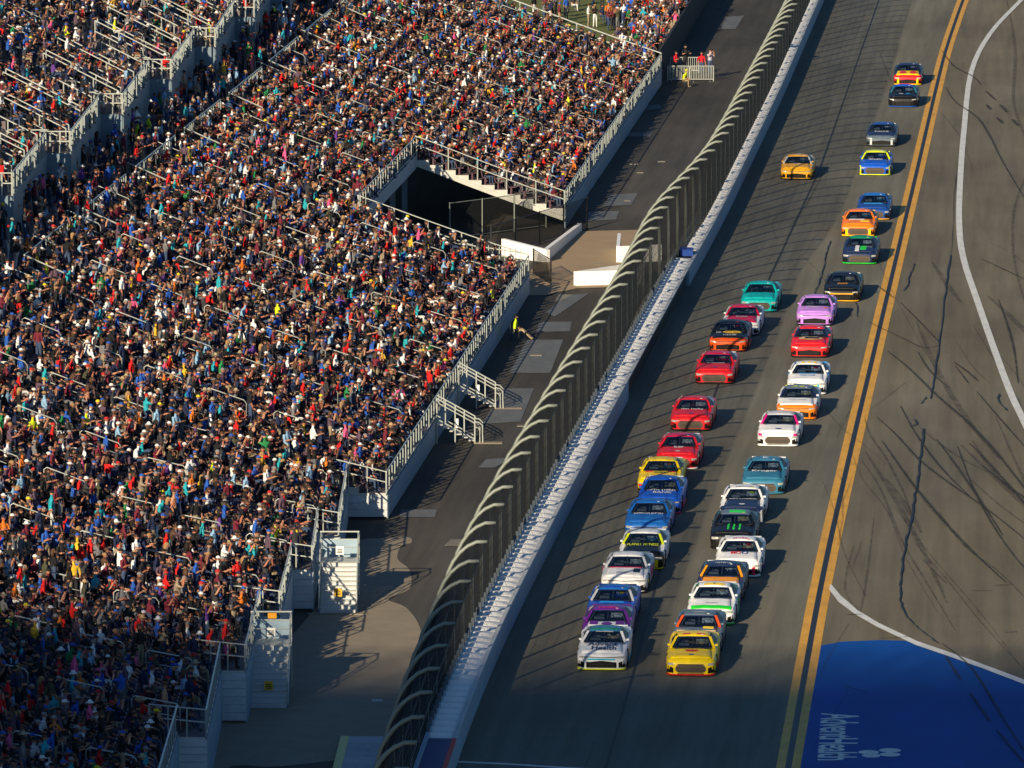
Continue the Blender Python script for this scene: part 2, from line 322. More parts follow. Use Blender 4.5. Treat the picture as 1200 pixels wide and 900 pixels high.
for i, (u, v, l) in enumerate([(442, 822, 13), (743, 193, 10), (750, 203, 8), (735, 236, 8), (775, 190, 9), (628, 417, 14), (612, 500, 12), (700, 310, 9)]):
    p = W(u, v); s_ = F_PX / p.y
    b = MB().box(-l / s_ / 2, l / s_ / 2, -.12, .12, .012, .06)
    o = b.build('cable_ramp', M_PATCHL if i else M_WHITED); o.location = (p.x, p.y, 0)
    tag(o, ['low pale plank on the walkway near the bottom edge, left of the catch fence', 'small pale strip on the far walkway, upper one of two', 'small pale strip on the far walkway, lower one of two', 'pale strip on walkway between far stand and fence, just above the crossover', 'pale strip beside the catch fence, far walkway', 'pale yellowish strip in the middle of the grey pavement patch', 'low strip at the foot of the folded front stairs', 'thin strip on the beige crossover ramp'][i], 'floor strip')
# far grass bank
b = MB()
gy = [(523.5, .5), (540, .9), (600, 1.6), (760, 2.2)]
for y, z in gy: b.v += [(xw(y) - 9.2, y, z), (xw(y) - 90, y, z + 6)]
for i in range(3): b.f.append((2 * i, 2 * i + 1, 2 * i + 3, 2 * i + 2)); b.m.append(0)
b.build('grass', M_GRASS, kind='structure')

# AdventHealth lettering on the blue area
def text_mesh(txt, size=1.0, space=1.0, bold=.0, align='CENTER'):
    c = bpy.data.curves.new('t', 'FONT'); c.body = txt; c.size = size; c.space_character = space; c.offset = bold
    c.align_x = align; c.align_y = 'CENTER'; c.resolution_u = 2
    o = bpy.data.objects.new('t', c); COL.objects.link(o)
    me = bpy.data.meshes.new_from_object(o.evaluated_get(bpy.context.evaluated_depsgraph_get()))
    bpy.data.objects.remove(o); bpy.data.curves.remove(c); return me
logo = thing('painted_logo', W(985, 880, .01), 'white painted AdventHealth lettering with leaf mark on the blue ground', 'painted sign')
me = text_mesh('AdventHealth', 2.0, .92, .03, 'LEFT')
_a, _b = W(985, 838), W(981, 900); _sl = (_a.x - _b.x) / (_a.y - _b.y)
for v in me.vertices:                                 # reads towards the camera, tops of the letters to the right
    x, y = v.co.x, v.co.y
    v.co = (y * 1.02 - x * .92 * _sl, -x * .92, 0)
me.materials.append(M_LINE)
p0 = W(985, 836, .011)
lt = link('lettering', me, logo, (p0.x - logo.location.x - .1, p0.y - logo.location.y, .001))
for li, (u, v, a, c, n) in enumerate([(1018, 881.5, .34, .75, 4), (1021, 885.5, .3, .75, 4), (1043, 879.5, .36, .75, 4), (1043, 884.5, .34, .75, 4)]):
    p = W(u, v, .011); b = MB(); pts = [(p.x + a * math.cos(t) * 1.15 - logo.location.x, p.y + .42 * math.sin(t) - logo.location.y, .004 + .003 * li) for t in [2 * math.pi * k / 14 for k in range(14)]]
    b.add(pts, [tuple(range(14))]); b.build('leaf_mark', M_LINE, logo)


# ------------------------------------------------------------------ trackside barrier
def dir_at(y): return (xw(y + 2) - xw(y - 2)) / 4
sb = thing('safety_barrier', (xw(300), 300, 0), 'long white-topped energy-absorbing barrier along the left edge of the race track', 'barrier')
O = Vector(sb.location)
def along(fx0, fx1, z0, z1, y0, y1, step=3.0):
    b = MB(); n = max(1, round((y1 - y0) / step))
    for i in range(n + 1):
        y = y0 + (y1 - y0) * i / n; x = xw(y)
        b.v += [(x + fx0, y, z0), (x + fx1, y, z0), (x + fx1, y, z1), (x + fx0, y, z1)]
    for i in range(n):
        a = 4 * i
        for k in range(4): b.f.append((a + k, a + (k + 1) % 4, a + 4 + (k + 1) % 4, a + 4 + k)); b.m.append(0)
    b.f += [(3, 2, 1, 0), (4 * n, 4 * n + 1, 4 * n + 2, 4 * n + 3)]; b.m += [0, 0]
    return b
along(-1.16, -1.02, 0, 1.18, 236, 620).build('concrete_wall', M_BWALL, sb, O)
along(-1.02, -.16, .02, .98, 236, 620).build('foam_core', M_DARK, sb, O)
along(-.14, 0.012, .99, 1.06, 272.5, 620).build('top_rail', M_WHITED, sb, O)
y = 236.0; k = 0
while y < 600:
    L = 7.3; gate = 366 < y + 3 < 414
    along(-.19 - (.35 if gate else 0), 0.0 - (.35 if gate else 0), .0, .985, y, y + L - .05).build('face_panel', M_STEELB if gate else M_BWALL, sb, O)
    y += L
for yy in (262, 272.4): pass
along(-1.02, -.14, .985, 1.07, 240, 272.3).build('painted_cap', M_BNAVY, sb, O)
along(-.14, .012, .99, 1.09, 240, 272.3).build('painted_stripe', M_BRED, sb, O)
pad = MB(); n = 8
for i in range(n + 1):
    t = i / n; yy = -.58 + 1.16 * t; h = .10 * min(t / .25, 1) * (1 - max(0, (t - .25) / .75) ** 1.5)
    pad.v += [(-1.01, yy, .98), (-1.01, yy, 1.03 + h), (-.62, yy, 1.02 + h), (-.34, yy, 1.01 + h * .5), (-.15, yy, 1.0), (-.15, yy, .98)]
for i in range(n):
    a = 6 * i
    for q in range(5): pad.f.append((a + q, a + q + 1, a + 7 + q, a + 6 + q)); pad.m.append(0)
pad.f += [(0, 1, 2, 3, 4, 5), tuple(6 * n + k for k in range(5, -1, -1))]; pad.m += [0, 0]
pme = pad.mesh('cover_pad', M_WHITE)
shadow_tooth = MB().hexa([(-1.15, -.28, 1.18), (-1.03, -.28, 1.18), (-1.03, .28, 1.18), (-1.15, .28, 1.18), (-1.15, -.10, 1.46), (-1.03, -.10, 1.46), (-1.03, .06, 1.46), (-1.15, .06, 1.46)]).mesh('shadow_tooth', mat('shadow_tooth_grey', (.07, .09, .11), .7))  # teeth added on the wall top so its shadow on the pads is serrated
y = 273.2
while y < 590:
    if not (415.5 < y < 419):
        o = link('cover_pad', pme, sb, (xw(y) - O.x, y - O.y, 0)); o.rotation_euler = (random.uniform(-.01, .01), 0, -math.atan(dir_at(y)))
    o = link('shadow_tooth', shadow_tooth, sb, (xw(y) - O.x, y - O.y, 0)); o.rotation_euler = (0, 0, -math.atan(dir_at(y)))
    y += 1.2
bx = thing('equipment_box', (xw(417) - .55, 417, 1.0), 'small blue box on top of the track barrier at the gate gap', 'box')
MB().box(-.35, .35, -.5, .5, 0, .32).build('box_shell', mat('blue_plastic', (.02, .08, .40), .4), bx)
MB().box(-.38, .38, -.53, .53, .32, .37).build('lid', mat('blue_plastic', (.02, .08, .40)), bx)
MB().tube([(-.7, -.6, .1), (-.7, -.6, .7)], .16, 8).build('beacon', M_BLACK, bx)
cm = thing('trackside_camera', (xw(536) - .9, 536, 1.2), 'small black camera on the barrier top near the upper end of the catch fence', 'camera')
MB().tube([(0, 0, 0), (0, 0, .5)], .06, 6).build('camera_mount', M_BLACK, cm)
MB().box(-.3, .3, -.3, .3, .5, .95).build('camera_body', M_BLACK, cm)

# ------------------------------------------------------------------ catch fence
def fo(y):
    t_ = max(0, min(1, (y - 398) / 36)); return .62 * t_ * t_ * (3 - 2 * t_) - .30 * math.exp(-((y - 396) / 14.0) ** 2)
cf = thing('catch_fence', (xw(300) - 1.27, 300, 0), 'tall curved-top catch fence of grey pipe posts and wire along the track wall', 'fence')
O2 = Vector(cf.location)
PROF = [(0, .9), (0, 3.0), (0, 4.35)] + [(1.62 * (1 - math.cos(t)), 4.35 + 2.2 * math.sin(t)) for t in [math.pi / 2 * k / 7 for k in range(1, 8)]]
PROF[-1] = (1.66, 6.50)
pm = MB().tube([(x, 0, z) for x, z in PROF], .078, 8).mesh('post', M_GALV, smooth=True)
y = 234.0
while y < 606:
    o = link('post', pm, cf, (xw(y) + fo(y) - 1.27 - O2.x, y - O2.y, 0)); o.rotation_euler = (0, 0, -math.atan(dir_at(y))); y += 4.55
def prof_at(s):
    tot = 0
    for (a, b_), (c, d) in zip(PROF, PROF[1:]):
        l = math.hypot(c - a, d - b_)
        if s <= tot + l or (c, d) == PROF[-1]:
            t = min(1, (s - tot) / l); return a + (c - a) * t, b_ + (d - b_) * t
        tot += l
PL = sum(math.hypot(c - a, d - b_) for (a, b_), (c, d) in zip(PROF, PROF[1:]))
for k in range(14):
    px_, pz = prof_at(.35 + (PL - .4) * k / 13)
    MB().tube([(xw(y) + fo(y) - 1.20 + px_, y, pz) for y in range(234, 607, 6)], .009, 4).build('cable', M_WIRE, cf, O2)
wires = MB(); sp = .14; n = 0
rows_ = [prof_at(.1 + (PL - .15) * k / 7) for k in range(8)]
for fam in (-1, 1):
    y = 240.0
    while y < 600:
        pts = []
        for k, (px_, pz) in enumerate(rows_):
            yy = y + fam * (PL - .1) * k / 7 * .9
            pts.append((xw(yy) + fo(yy) - 1.22 + px_, yy, pz))
        wires.tube(pts, .0052, 3, cap=False); y += sp
wires.build('wire_netting', M_WIRE, cf, O2, kind='stuff')

# ------------------------------------------------------------------ grandstands
def FX(y): return xw(y) - 8.7
SECS = [(238, 252, -12.7, -12.6, 2.25), (252, 267, -12.2, -12.07, 2.2), (267, 281, -11.02, -11.05, 2.05), (281, 294, -10.1, -9.95, 1.95), (294, 306, -9.2, -9.05, 1.8),
        (306, 316.3, -8.22, -8.24, 1.64), (316.3, 330, -7.36, -7.3, 1.4), (330, 407.6, None, None, 1.05), (407.6, 437.5, None, None, 1.1), (437.5, 521, None, None, 1.1)]
ROW0, TREAD, NROW = .35, .8, 26
def zp(d): return 1.3 + .30 * d + .0035 * d * d
def sec_x(s, y, d):
    if s[2] is None: fx = (lerp_tab([(330, -5.55), (407.6, .93)], y) if y < 408 else lerp_tab([(437.5, 3.1), (521, 10.4)], y) if y > 437.4 else FX(y))
    else: fx = s[2] + (s[3] - s[2]) * (y - s[0]) / (s[1] - s[0])
    t = min(1, max(0, d / 8)); return fx * (1 - t) + FX(y) * t - d
def sec_z(s, d): return zp(d) + (s[4] - 1.3) * max(0, 1 - d / 8)
DESC = ['nearest front block of the grandstand at the bottom-left corner', 'grandstand block just beyond the bottom-left corner', 'grandstand block left of the lowest white staircase', 'grandstand block beside the lowest white staircase',
        'grandstand block between the two white staircases', 'grandstand block beside the upper white staircase', 'short grandstand block below the folded front stairs', 'long packed grandstand block in the middle of the picture', 'grandstand rows bridging over the dark crossover opening', 'far packed grandstand block beyond the crossover opening']
AISLES = [246, 257, 267.6, 277, 287, 297, 306.5, 317, 327, 337, 347.5, 358, 368.5, 379, 389.5, 400, 411, 422, 433, 443.5, 454, 464.5, 475, 485.5, 496, 506.5, 517]
def hrail(slope, L=1.75, h=.95):
    b = MB(); r = .026; e = L
    b.tube([(0, 0, 0), (0, 0, h - .12), (-.12, 0, h + .12 * slope), (-e + .12, 0, h + (e - .12) * slope), (-e, 0, h - .12 + e * slope), (-e, 0, e * slope)], r, 5)
    b.tube([(0, 0, h * .5), (-e, 0, h * .5 + e * slope)], r * .8, 4)
    return b
_hr = {}
stands = []
post_me = MB().box(-.025, .025, -.06, .06, 0, 1.07).mesh('picket', M_RAIL)
M_POST = mat('weathered_post', (.30, .34, .33), .6, noise=.15)
post_me = MB().box(-.025, .025, -.06, .06, 0, 1.07).mesh('picket', M_POST)
thin_me = MB().box(-.018, .018, -.02, .02, 0, .95).mesh('picket', M_RAIL)
for si, s in enumerate(SECS):
    y0, y1 = s[0], s[1]
    bx0 = Vector((sec_x(s, y0, 0), y0, 0))
    g = thing('grandstand', bx0, DESC[si], 'grandstand', 'grandstand blocks along the front straight'); stands.append(g)
    n = max(2, round((y1 - y0) / 6)); ys = [y0 + (y1 - y0) * i / n for i in range(n + 1)]
    rows = range(NROW) if si != 8 else range(11, NROW)
    for i in rows:
        d0 = ROW0 + TREAD * i; z = sec_z(s, d0); b = MB()
        da = d0 if i else 0.02
        for y in ys:
            xa, xb = sec_x(s, y, da), sec_x(s, y, d0 + TREAD)
            b.v += [(xa, y, z - .40), (xb, y, z - .36), (xb, y, z), (xa, y, z)]
        for k in range(n):
            for q in range(4):
                b.f.append((4 * k + q, 4 * k + (q + 1) % 4, 4 * k + 4 + (q + 1) % 4, 4 * k + 4 + q)); b.m.append(0)
        b.f += [(3, 2, 1, 0), (4 * n, 4 * n + 1, 4 * n + 2, 4 * n + 3)]; b.m += [1, 1]
        b.build('step', [M_DECK, M_ALU], g, bx0)
    z0 = s[4]
    fd = 0 if si != 8 else ROW0 + TREAD * 11 - .02
    fz = z0 if si != 8 else sec_z(s, fd + .02)
    b = MB()                                        # front skirt
    for y in ys:
        x = sec_x(s, y, fd) + .03; lo_ = .04 if si != 8 else fz - .75
        b.v += [(x - .06, y, lo_), (x, y, lo_), (x, y, fz + .02), (x - .06, y, fz + .02)]
    for k in range(n):
        for q in range(4): b.f.append((4 * k + q, 4 * k + (q + 1) % 4, 4 * k + 4 + (q + 1) % 4, 4 * k + 4 + q)); b.m.append(0)
    b.f += [(3, 2, 1, 0), (4 * n, 4 * n + 1, 4 * n + 2, 4 * n + 3)]; b.m += [0, 0]
    b.build('front_panel', M_BWALL, g, bx0)
    fr = MB().tube([(sec_x(s, y, fd) - .04, y, fz + 1.07) for y in ys], .035, 6).tube([(sec_x(s, y, fd) - .04, y, fz + .12) for y in ys], .022, 5).build('front_railing', M_RAIL, g, bx0)
    y = y0 + .06; q = 0
    while y < y1:
        link('picket', post_me, fr, (sec_x(s, y, fd) - .04 - bx0.x, y - bx0.y, fz)); y += 1.25; q += 1
    # end wall of boards facing the camera, plus guard rail on the near end
    if si < 8 and si > 0:
        pv = SECS[si - 1]; xl = sec_x(pv, y0 - .01, 0) - .06; xr = sec_x(s, y0, 0)
        nb = max(3, int(z0 / .28)); hb = (z0 - .1) / nb
        for k in range(nb):
            MB().box(xl, xr, y0 - .05 - .006 * (k % 2), y0 - .01, .1 + hb * k + .008, .1 + hb * (k + 1) - .008).build('siding_board', M_WHITED, g, bx0)
        wd = min(2.6, max(xr - xl, 1.0) + 1.0); b = MB()
        for h in (1.07, .6): b.tube([(xr - .05, y0 + .05, z0 + h), (xr - wd, y0 + .05, sec_z(s, wd) + h - .25)], .028, 5)
        for k in range(4): xx = wd * k / 3; b.tube([(xr - .05 - xx * .97, y0 + .05, sec_z(s, xx) - .3), (xr - .05 - xx * .97, y0 + .05, sec_z(s, xx) + 1.07 - .25 * (k / 3))], .028, 5)
        b.build('end_railing', M_RAIL, g, bx0)
    if si in (7, 9):                                # rakes along both sides of the crossover opening
        ye = y1 - .04 if si == 7 else y0 + .04
        sgn = 1 if si == 7 else -1
        b = MB()
        for h in (1.12, .62):
            b.tube([(sec_x(s, ye, d) , ye, sec_z(s, d) + h) for d in (0, 2, 4, 6, 8, 9.2)], .032, 5)
        for d in (0.02, 1.8, 3.6, 5.4, 7.2, 9.1): b.tube([(sec_x(s, ye, d), ye, sec_z(s, d) - .3), (sec_x(s, ye, d), ye, sec_z(s, d) + 1.12)], .036, 5)
        b.build('end_railing', M_RAIL, g, bx0)
        b = MB()
        for d in (0, 2, 4, 6, 8): b.beam((sec_x(s, ye, d), ye + sgn * .12, sec_z(s, d) - .50), (sec_x(s, ye, d + 2), ye + sgn * .12, sec_z(s, d + 2) - .50), .12, .26)
        b.build('stringer', M_ALU, g, bx0)
    if si == 9:                                     # far end rail next to the grass
        ye = y1 - .1; b = MB()
        for h in (1.12, .6): b.tube([(sec_x(s, ye, d), ye, sec_z(s, d) + h) for d in (0, 3, 6, 9, 12, 15, 18)], .05, 5)
        for d in range(0, 19, 2): b.tube([(sec_x(s, ye, d), ye, sec_z(s, d)), (sec_x(s, ye, d), ye, sec_z(s, d) + 1.12)], .04, 5)
        b.build('end_railing', M_RAIL, g, bx0)
    for ya in AISLES:
        if not (y0 + .3 < ya < y1 - .3): continue
        d = 1.0
        if si == 8: d = 10.0
        while d < 18:
            key = (round(d, 1), si >= 7)
            if key not in _hr:
                _hr[key] = hrail((zp(d + 1.75) - zp(d)) / 1.75 - (0 if si >= 7 else (s[4] - 1.3) / 8 * (d < 7))).mesh('handrail', M_RAIL, smooth=True)
            o = link('handrail', _hr[key], g, (sec_x(s, ya, d) - bx0.x, ya - bx0.y, sec_z(s, d))); d += 2.75
    b = MB(); zt_ = sec_z(s, ROW0 + TREAD * (NROW - 1)) - .003
    for y in ys:
        xa, xb = sec_x(s, y, ROW0 + TREAD * NROW), sec_x(s, y, 23.2)
        b.v += [(xa, y, zt_ - .4), (xb, y, zt_ - .4), (xb, y, zt_), (xa, y, zt_)]
    for k in range(n):
        for q in range(4): b.f.append((4 * k + q, 4 * k + (q + 1) % 4, 4 * k + 4 + (q + 1) % 4, 4 * k + 4 + q)); b.m.append(0)
    b.f += [(3, 2, 1, 0), (4 * n, 4 * n + 1, 4 * n + 2, 4 * n + 3)]; b.m += [0, 0]
    b.build('cross_aisle_floor', M_DECK, g, bx0)
# low picket fences in front of the cross aisle
corner_y = [341.8 + 18.7 * k for k in range(9)]
dL = 18.55
for k, cy in enumerate(corner_y):
    ya, yb = cy - 9.5, cy + 5.5
    if ya < 330: ya = 330
    s = next(q for q in SECS if q[0] <= (ya + yb) / 2 < q[1]) if yb < 521 else SECS[9]
    P0 = Vector((FX(ya) - dL, ya, zp(dL)))
    g = thing('aisle_railing', P0, 'pale picket railing below the cross aisle, number %s counted from the near end' % ['one', 'two', 'three', 'four', 'five', 'six', 'seven', 'eight', 'nine'][k], 'railing', 'picket railings along the cross aisle')
    b = MB()
    for h in (1.15, .15): b.tube([(FX(y) - dL, y, zp(dL) + h) for y in (ya, (ya + yb) / 2, yb)], .04, 5)
    b.tube([(FX(ya) - dL, ya, zp(dL) + 1.15), (FX(ya) - dL + 1.9, ya, zp(dL - 1.9) + 1.1)], .035, 5)
    b.tube([(FX(ya) - dL, ya, zp(dL) + .7), (FX(ya) - dL + 1.9, ya, zp(dL - 1.9) + .6)], .03, 5)
    b.build('rail', M_RAIL, g, P0)
    y = ya
    while y <= yb:
        link('picket', post_me, g, (FX(y) - dL - P0.x, y - P0.y, zp(dL) - P0.z)); y += .75
# upper tier, one bay per corner
for k, cy in enumerate(corner_y):
    y0, y1 = cy - 18.7 + .02, cy
    if y0 > 505: continue
    P0 = Vector((FX(y0) - 21.2, y0, 9.2))
    g = thing('upper_grandstand', P0, 'upper seating tier behind the blue-grey aisle wall, bay %s counted from the near end' % ['one', 'two', 'three', 'four', 'five', 'six', 'seven', 'eight', 'nine'][k], 'grandstand', 'bays of the upper seating tier')
    ys = [y0 + (y1 - y0) * i / 3 for i in range(4)]
    def xs_(y, d, y0=y0): return FX(y) - 21.2 - d + .6 - 1.2 * (y - y0) / 18.7
    def prism(b, d0, d1, z0, z1, mi=0):
        o = len(b.v)
        for y in ys: b.v += [(xs_(y, d0), y, z0), (xs_(y, d1), y, z0), (xs_(y, d1), y, z1), (xs_(y, d0), y, z1)]
        for i in range(3):
            for q in range(4): b.f.append((o + 4 * i + q, o + 4 * i + (q + 1) % 4, o + 4 * i + 4 + (q + 1) % 4, o + 4 * i + 4 + q)); b.m.append(mi)
        b.f += [(o + 3, o + 2, o + 1, o), (o + 12, o + 13, o + 14, o + 15)]; b.m += [mi, mi]
    for i in range(3):
        ya, yb = ys[i], ys[i + 1]
        MB().hexa([(xs_(ya, .02), ya + .03, 8.6), (xs_(ya, -.06), ya + .03, 8.6), (xs_(yb, -.06), yb - .03, 8.6), (xs_(yb, .02), yb - .03, 8.6), (xs_(ya, .02), ya + .03, 10.95), (xs_(ya, -.06), ya + .03, 10.95), (xs_(yb, -.06), yb - .03, 10.95), (xs_(yb, .02), yb - .03, 10.95)]).build('wall_panel', M_STEELB, g, P0)
    for i in range(19):
        b = MB(); prism(b, .05 + .8 * i, .05 + .8 * i + .8, 10.9 + .41 * i - .45, 10.9 + .41 * i); b.build('step', M_DECK, g, P0)
    fr = MB().tube([(xs_(y, 0), y, 12.02) for y in ys], .035, 5).build('front_railing', M_RAIL, g, P0)
    y = y0 + .1
    while y < y1: link('picket', post_me, fr, (xs_(y, 0) - P0.x, y - P0.y, 10.93 - P0.z)); y += .8
    for yo in (1.2, 2.9, 9.8, 11.5, 16.9):
        ya = y0 + yo; b = MB(); L = 4.0 if yo < 12 else 2.2
        for h in (1.15, .55): b.tube([(xs_(ya, .3), ya, 10.9 + h), (xs_(ya, .3 + L), ya, 10.9 + h + .51 * L)], .036, 5)
        for q in range(4): dd = .3 + L * q / 3; b.tube([(xs_(ya, dd), ya, 10.6 + .51 * (dd - .3)), (xs_(ya, dd), ya, 12.05 + .51 * (dd - .3))], .036, 5)
        b.build('stair_railing', M_RAIL, g, P0)
    MB().box(xs_(y0, 1.3), xs_(y0, .0), y0 - .035, y0 - .006, 8.5, 10.93).build('end_panel', M_STEELB, g, P0)
    b = MB()
    for h in (1.12, .62): b.tube([(xs_(y0, 0), y0 + .05, 10.9 + h), (xs_(y0, 1.5), y0 + .05, 10.9 + h)], .035, 5)
    for dd in (0, .5, 1, 1.5): b.tube([(xs_(y0, dd), y0 + .05, 10.9), (xs_(y0, dd), y0 + .05, 12.02)], .05, 5)
    for h in (1.25, .75): b.tube([(xs_(y1 - .4, -.1), y1 - .4, 10.9 + h), (xs_(y1 - .4, 2.0), y1 - .4, 10.9 + h)], .035, 5)
    b.build('corner_railing', M_RAIL, g, P0)
    for ya in (y0 + 5.5, y0 + 14.5):
        d = 5.5
        while d < 14:
            if ('u',) not in _hr: _hr[('u',)] = hrail(.51, 2.0).mesh('handrail', M_RAIL, smooth=True)
            link('handrail', _hr[('u',)], g, (xs_(ya, d) - P0.x, ya - P0.y, 10.9 + .51 * d - P0.z)); d += 3.2

# ------------------------------------------------------------------ crossover opening
sG = SECS[8]; fdG = ROW0 + TREAD * 11
for k, yy in enumerate((408.5, 415, 421.5, 428, 434.5)):
    for j, dd in enumerate((9.5, 14.5)):
        x = FX(yy) - dd; zt_ = zp(dd) - .6
        c = MB().box(-.16, .16, -.16, .16, .02, zt_).box(-.25, .25, -.25, .25, 0, .04).build('support_column', M_STEELB)
        c.location = (x, yy, 0)
        tag(c, 'blue-grey steel column under the bridging rows, %s from the near side, %s row' % (['first', 'second', 'third', 'fourth', 'fifth'][k], ['front', 'back'][j]), 'column', 'columns of the crossover opening')
bw = MB(); ya, yb = 405, 440
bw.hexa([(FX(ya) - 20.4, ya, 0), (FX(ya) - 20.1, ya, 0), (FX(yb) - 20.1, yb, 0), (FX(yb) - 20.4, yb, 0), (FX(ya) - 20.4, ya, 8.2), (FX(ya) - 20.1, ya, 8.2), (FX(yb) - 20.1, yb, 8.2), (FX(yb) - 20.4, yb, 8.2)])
o = bw.build('opening_light_stop', mat('dark_light_stop', (.05, .05, .05), .9, noise=.2)); tag(o, 'dark wall added at the back of the crossover opening to keep light out', 'wall')  # added backing wall, coloured dark so the opening reads black
def chain_fence(p0, p1, h, mp, label, name='chain_link_fence', pitch=2.4, gap=.12, rw=.008):
    p0, p1 = Vector((*p0, 0)), Vector((*p1, 0)); L = (p1 - p0).length; d = (p1 - p0) / L; n = max(1, round(L / pitch))
    g = thing(name, p0, label, 'fence')
    for i in range(n + 1): p = d * (L * i / n); MB().tube([(p.x, p.y, 0), (p.x, p.y, h)], .045, 6).build('post', mp, g)
    b = MB()
    for z in (h - .05, .12): b.tube([(0, 0, z), (d.x * L, d.y * L, z)], .03, 5)
    b.build('rail', mp, g)
    b = MB(); t = 0
    while t < L:
        for f in (-1, 1):
            e = t + f * (h - .2)
            a0, z0_ = t, .1; a1, z1_ = e, h - .1
            if a1 < 0: z1_ = z0_ + (a0 - 0) ; a1 = 0
            if a1 > L: z1_ = z0_ + (L - a0); a1 = L
            if abs(a1 - a0) > .05: b.tube([(d.x * a0, d.y * a0, z0_), (d.x * a1, d.y * a1, z1_)], rw, 3, cap=False)
        t += gap
    b.build('wire_mesh', M_WIRE, g, kind='stuff'); return g
chain_fence((-3.6, 432), (2.0, 438.2), 2.2, M_GALV, 'grey chain-link fence standing on asphalt inside the crossover opening')
chain_fence((-1.2, 423.4), (4.4, 437.2), 1.9, M_BLACK, 'black chain-link fence above the long white wall of the crossover', pitch=3.5)
chain_fence((2.15, 411.3), (1.2, 416), 1.5, M_BLACK, 'low black chain-link gate at the near corner of the crossover', pitch=5)
# white walls
def wall(name, label, pts, h0, h1, th=.25, m=None):
    p0 = Vector((*pts[0], 0)); g = thing(name, p0, label, 'wall', 'white concrete walls of the crossover')
    for i in range(len(pts) - 1):
        a, c = Vector((*pts[i], 0)), Vector((*pts[i + 1], 0)); n_ = Vector((-(c - a).y, (c - a).x, 0)).normalized() * th
        ha = h0 + (h1 - h0) * i / (len(pts) - 1); hb = h0 + (h1 - h0) * (i + 1) / (len(pts) - 1)
        MB().hexa([a - p0, c - p0, c + n_ - p0, a + n_ - p0] + [Vector((q.x, q.y, h)) - p0 for q, h in ((a, ha), (c, hb), (c + n_, hb), (a + n_, ha))]).build('wall_segment', m or M_WHITE, g)
    return g
wall('concrete_barrier', 'white wall running diagonally from the stand corner along the beige crossover ramp', [(-.6, 424.5), (1.95, 421.5), (4.1, 436.5)], 1.0, .45)
g = wall('concrete_barrier', 'white wedge-topped wall between the crossover ramp and the catch fence, nearer one', [(3.5, 411.2), (7.2, 412.0), (7.3, 415.5), (3.5, 411.2)], .82, .8, -.12)
g = wall('concrete_barrier', 'white wall between the crossover ramp and the catch fence, farther one', [(6.25, 427.5), (6.1, 421.5), (8.4, 422.4)], .95, .95, -.2)
# slatted white railing at the near edge of the opening
g = thing('metal_railing', (-3.4, 413, 0), 'galvanised picket railing beside the white wall at the near side of the crossover', 'railing')
b = MB()
for h in (1.9, 1.0): b.tube([(0, 0, h + .3), (3.9, -1.4, h - .1)], .035, 5)
b.build('rail', M_RAIL, g)
for k in range(14): link('picket', post_me, g, (3.9 * k / 13, -1.4 * k / 13, .95 + .25 * (1 - k / 13)))

# ------------------------------------------------------------------ front staircases
def stair_front(x0, x1, yb, z0, label):
    g = thing('staircase', ((x0 + x1) / 2, yb, 0), label, 'staircase', 'white metal staircases on the front of the stand'); w = (x1 - x0) / 2; n = 11; run = .29; rise = z0 / n
    st = MB().box(-w, w, 0, run - .02, -.045, 0).mesh('stair_tread', M_ALU)
    ri = MB().box(-w, w, .0, .012, -.0, rise - .05).mesh('stair_riser', M_WHITED)
    for k in range(n):
        link('stair_tread', st, g, (0, run * k, rise * (k + 1))); link('stair_riser', ri, g, (0, run * k, rise * k))
    yl = run * n
    MB().box(-w - .25, w + .1, yl, yl + 1.35, z0 - .08, z0).build('landing', M_ALU, g)
    for sx in (-1, 1):
        MB().beam((sx * (w + .04), 0, .0), (sx * (w + .04), yl, z0 - .15), .06, .30).build('stringer', M_STEELB, g)
        b = MB()
        for h in (1.02, .55): b.tube([(sx * (w + .05), .05, h), (sx * (w + .05), yl, z0 + h), (sx * (w + .05), yl + 1.3, z0 + h)], .027, 6)
        for k in range(5): b.tube([(sx * (w + .05), .05 + (yl - .05) * k / 4, z0 * k / 4), (sx * (w + .05), .05 + (yl - .05) * k / 4, z0 * k / 4 + 1.02)], .027, 6)
        b.tube([(sx * (w + .05), yl + 1.3, 0), (sx * (w + .05), yl + 1.3, z0 + 1.05)], .045, 6)
        b.build('handrail', M_RAIL, g)
    b = MB()
    for h in (1.05, .72): b.tube([(-w - .1, yl + 1.32, z0 + h), (w + .08, yl + 1.32, z0 + h)], .034, 6)
    b.build('back_rail', M_RAIL, g)
    MB().box(-w, w, yl + 1.30, yl + 1.33, z0, z0 + .75).build('back_panel', M_BWALL, g)
    MB().box(-w - .5, w + .5, -.35, -.02, .0, .035).build('base_pad', M_CONC, g)
    def sign(y, z, sz, m, ink=True, x=0):
        so_ = MB().box(x - sz / 2, x + sz / 2, y - .02, y, z, z + sz * 1.05).build('sign', m, g)
        if ink:
            bb = MB()
            for q in (.68, .45, .25): bb.box(x - sz * .34, x + sz * .34, y - .026, y - .02, z + sz * q - .02, z + sz * q + .02)
            bb.build('sign_writing', M_INK, so_)
    sign(.55, .62, .33, M_YSIGN); MB().tube([(-w, .56, .9), (0, .56, .8), (w, .56, .9)], .01, 4).build('chain', M_RAIL, g)
    sign(yl, z0 + .30, .33, M_WSIGN, True, .02); MB().tube([(-w, yl, z0 + .6), (w, yl, z0 + .6)], .018, 4).build('gate_bar', M_RAIL, g)
    return g
stair_front(-10.08, -8.66, 284.0, 1.95, 'white metal staircase facing the viewer at the lower left with yellow and white signs')
g = COL.objects[-1]
stair_front(-7.92, -6.46, 305.4, 1.64, 'white metal staircase facing the viewer, upper of the two, with yellow and white signs')
